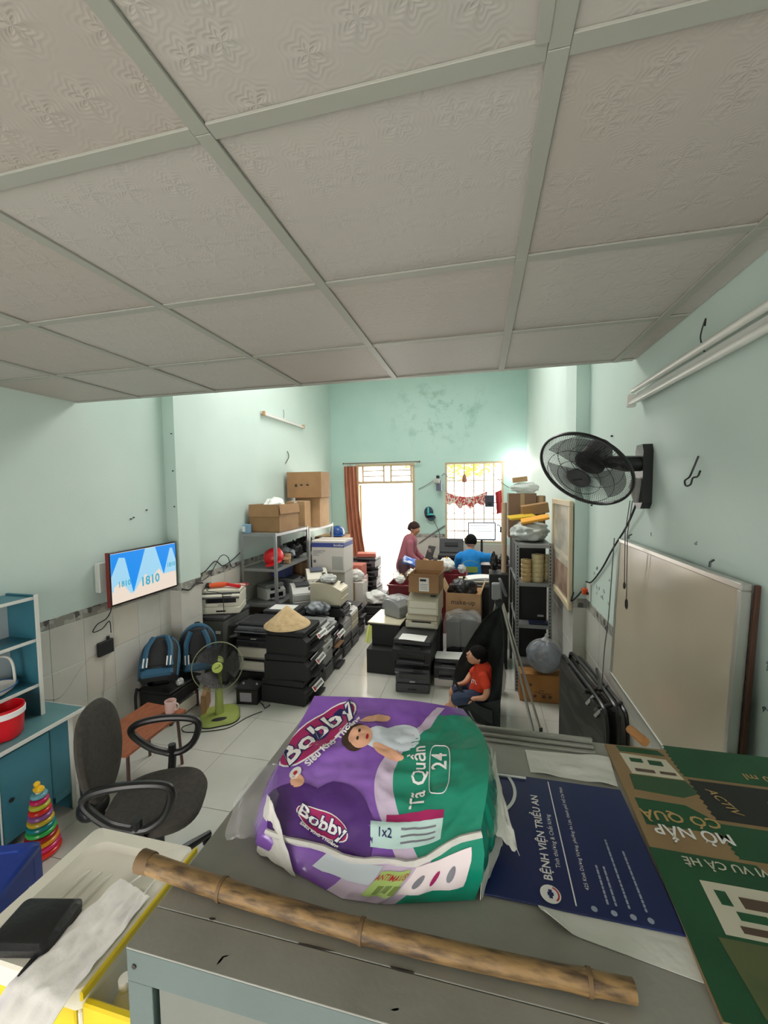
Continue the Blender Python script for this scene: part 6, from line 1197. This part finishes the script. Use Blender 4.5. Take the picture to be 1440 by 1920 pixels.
G(Qf).lathe([(0, .075), (.05, .072), (.06, .066), (.06, .058), (0, .057)], 28).build('hub_badge', M('dark_grey_badge', (56, 58, 60), .4), wfan); G(Qf @ Matrix.Rotation(R(40), 4, 'Z')).box(-.026, .026, -.005, .005, .0735, .077, .001).build('badge_mark', black, wfan)
blades(wfan, Qf, .205, M('smoky_black_blade', (70, 70, 74), .3, alpha=.42), 3)
for dy, l, lab in ((-.025, .64, 'knob'), (.01, .56, 'knob')):
    pcd = G().tube([(-.08, dy, -.13), (-.1, dy, -.3), (-.1, dy - .005, -l)], .0022, 5).build('pull_cord', M('brown_cord', (66, 58, 54), .6), wfan)
    if dy < 0: G().tube([(-.1 + .0, dy - .005 + .012 * math.cos(a), -l - .024 + .024 * math.sin(a)) for a in [2 * math.pi * i / 14 for i in range(14)]], .004, 6, True).build('pull_ring', fb, pcd)
    else: G().ell((-.1, dy - .005, -l - .015), (.007, .007, .02), 8, 8).build('pull_knob', fb, pcd)
cable('black fan power cord running down to the wall socket', [(XR - .03, 2.42, 2.0), (XR - .02, 2.6, 1.86), (XR - .015, 2.85, 1.7), (XR - .012, 3.1, 1.52), (XR - .012, 3.36, 1.37), (XR - .03, 3.45, 1.35)], .006)
so = thing('power_socket', 'white wall socket with an orange plug beside the right pillar', 'socket', (XR - .001, 3.46, 1.27)); G().box(-.012, 0, -.05, .05, -.07, .07, .004).build('plate', white, so); G().box(-.05, -.012, .0, .045, -.03, .02, .006).build('plug', og, so); G().box(-.03, -.012, -.03, -.01, -.02, .0, .003).build('second_plug', black, so)
cable('black cord drooping from the orange plug to the pillar', [(XR - .05, 3.5, 1.26), (XR - .08, 3.54, 1.2), (XR - .12, 3.53, 1.17), (XR - .1, 3.54, 1.24)], .006)
# ---- fluorescent battens
def batten(label, x, y0, y1, z, s, tube_m, drop=0):
    t = thing('fluorescent_batten', label, 'light fitting', (x, y0, z)); l = y1 - y0
    G().box(*sorted((0, s * .035)), 0, l, -.02, .02, .004).build('housing', M('white_painted_steel', (212, 212, 208), .45), t); G().cyl((s * .055, .03, -.03), (s * .055, l - .03, -.03), .014, n=12).build('tube', tube_m, t)
    if s < 0: G().cyl((s * .05, .03, .034), (s * .05, l - .03, .034), .014, n=12).build('tube', tube_m, t)
    for y in (.0, l - .03): G().box(*sorted((s * .03, s * .072)), y, y + .03, -.048, .016, .004).build('lamp_holder', M('tan_plastic', (190, 150, 110), .5) if s > 0 else white, t)
    return t
batten('long unlit white fluorescent batten high on the right wall', XR, .7, 2.48, 2.565, -1, M('frosted_tube', (222, 222, 216), .3)); lb_ = batten('unlit fluorescent batten high on the far left wall', XL, 5.3, 6.66, 3.2, 1, M('frosted_tube', (222, 222, 216), .3)); lb_.rotation_euler = (R(-.0), 0, 0)
cable('short wires sticking out of the right wall above the batten', [(XR - .01, 1.82, 2.6), (XR - .02, 1.83, 2.66), (XR - .012, 1.815, 2.72), (XR - .02, 1.8, 2.69)], .0025); cable('curled wire end hanging high on the far left wall', [(XL + .01, 6.1, 2.72), (XL + .02, 6.12, 2.63), (XL + .02, 6.0, 2.52)], .006)
cable('thin wire rising from the left wall batten', [(XL + .01, 6.0, 3.22), (XL + .012, 6.01, 3.3), (XL + .01, 6.0, 3.36)], .004, grey)
cable('coiled black cable end hanging on the right wall', [(XR - .01, 1.84, 2.21), (XR - .025, 1.845, 2.16), (XR - .03, 1.86, 2.13), (XR - .035, 1.885, 2.115), (XR - .035, 1.875, 2.095), (XR - .03, 1.85, 2.1), (XR - .025, 1.845, 2.125), (XR - .02, 1.82, 2.13), (XR - .03, 1.78, 2.15)], .0035)
# ---- whiteboard
wb = thing('whiteboard', 'large whiteboard with an aluminium frame hung on the right wall', 'whiteboard', (.803, 1.47, 1.79)); wb.rotation_euler = (0, R(2.4), 0); wbm = M('aged_whiteboard', (192, 182, 164), .16, mix=((182, 170, 152), 1.2, .35, .7, 3)); alu = M('aluminium_frame', (196, 194, 188), .3, .7)
G().box(-.012, .012, .02, 1.14, -.80, -.02).build('board', wbm, wb, 0)
for (a, b, c_, e_) in ((0, 1.16, -.022, 0), (0, 1.16, -.82, -.798), (0, .022, -.798, -.022), (1.138, 1.16, -.798, -.022)): G().box(-.018, .014, a, b, c_, e_, .003).build('frame', alu, wb)
G().box(.014, .028, -.014, .0, -.8, -.0, .002).build('wood_batten', M('dark_brown_batten', (84, 56, 42), .7), wb)
for y in (.22, 1.05): G().tube([(.0, y, .012), (-.0, y, .03), (.02, y + .02, .035)], .004, 6).build('hook', fb, wb)
cable('thin strap hanging from the whiteboard hook to the folded lounger', [(.77, 2.655, 1.79), (.76, 2.66, 1.55), (.75, 2.67, 1.3), (.74, 2.7, 1.1), (.735, 2.72, .87)], .003, M('grey_strap', (110, 104, 98), .6), 'strap')
# ---- folded lounger leaning on the right wall
fl_ = thing('folding_lounger', 'folded black reclining lounger leaning against the right wall', 'lounger', (.695, 2.95, 0), 6); mesh_m = M('black_mesh_fabric', (36, 35, 34), .6, mix=((60, 58, 56), 2.2, .5, .56, 2, (1, 1, 5)))
def lf_(x0, bulge): return lambda u, v: (x0 + bulge * math.sin(math.pi * u) * .4, -.42 + .84 * u, .05 + .72 * v)
G().slab(lf_(-.02, -.03), 16, 10, .02).build('seat_fabric', mesh_m, fl_, 60); G().slab(lf_(.05, -.02), 16, 10, .02).build('back_fabric', mesh_m, fl_, 60)
tubem = M('gunmetal_tube', (70, 70, 70), .3, .6)
for x, H_ in ((-.03, .8), (.03, .82), (.085, .79)):
    pts = wave([(x, -.44, .01), (x, -.44, .5), (x, -.42, H_ - .06), (x, -.34, H_), (x, 0, H_ + .005), (x, .34, H_), (x, .42, H_ - .06), (x, .44, .5), (x, .44, .01)], 5); G().tube(pts, .013, 8).build('frame_tube', tubem, fl_)
for y in (-.3, -.1): G().tube([(-.045, y, .74), (-.05, y - .05, .78), (.05, y - .06, .81), (.09, y - .02, .8)], .012, 8).build('arm_joint', tubem, fl_)
for y in (-.34, -.2): G().cyl((-.06, y, .72), (-.02, y - .02, .79), .014, n=10).build('joint_knob', M('chrome', (190, 190, 190), .2, 1), fl_)
G().tube([(.0, -.25, .835), (.05, -.1, .845), (.09, .05, .84)], .011, 8).build('armrest', tubem, fl_)
# ---- pencil scribbles and nails on the walls (marks of their own shape)
pen = M('blue_grey_pen_line', (92, 100, 108), .7)
def scrib(wall, x, y, z, s, seed):
    rr = random.Random(seed); pts = [(x, y + rr.uniform(-s, s), z + rr.uniform(-s, s)) for _ in range(6)]; G().tube(wave(pts, 4), .0012, 4).build('scribble', pen, wall, 0)
for k in range(12): scrib(wall_right, XR - .0005, rnd.uniform(2.9, 3.35), rnd.uniform(1.28, 1.5), .018, k)
for k in range(7): scrib(wall_right, XR - .0005, rnd.uniform(1.34, 1.42), rnd.uniform(1.28, 1.62), .022, 50 + k)
for (y, z) in ((2.3, 1.85), (1.86, 1.87)): scrib(wall_right, XR - .0005, y, z, .012, int(y * 100))
nail = M('dark_nail', (40, 40, 40), .6)
for z in (1.95, 2.3, 2.66): G().cyl((XL + .1, PL[0] - .012, z), (XL + .1, PL[0], z), .006, n=8).build('nail', nail, bpy.data.objects['wall_pillar_left'])
for (y, z) in ((3.02, 1.86), (3.05, 1.87), (3.2, 1.93)): G().cyl((XL, y, z), (XL + .012, y, z), .006, n=8).build('nail', nail, wall_left)
for (y, z) in ((2.95, 2.42), (3.3, 2.3), (3.1, 1.97), (3.42, 1.95)): G().cyl((XR - .012, y, z), (XR, y, z), .006, n=8).build('nail', nail, wall_right)
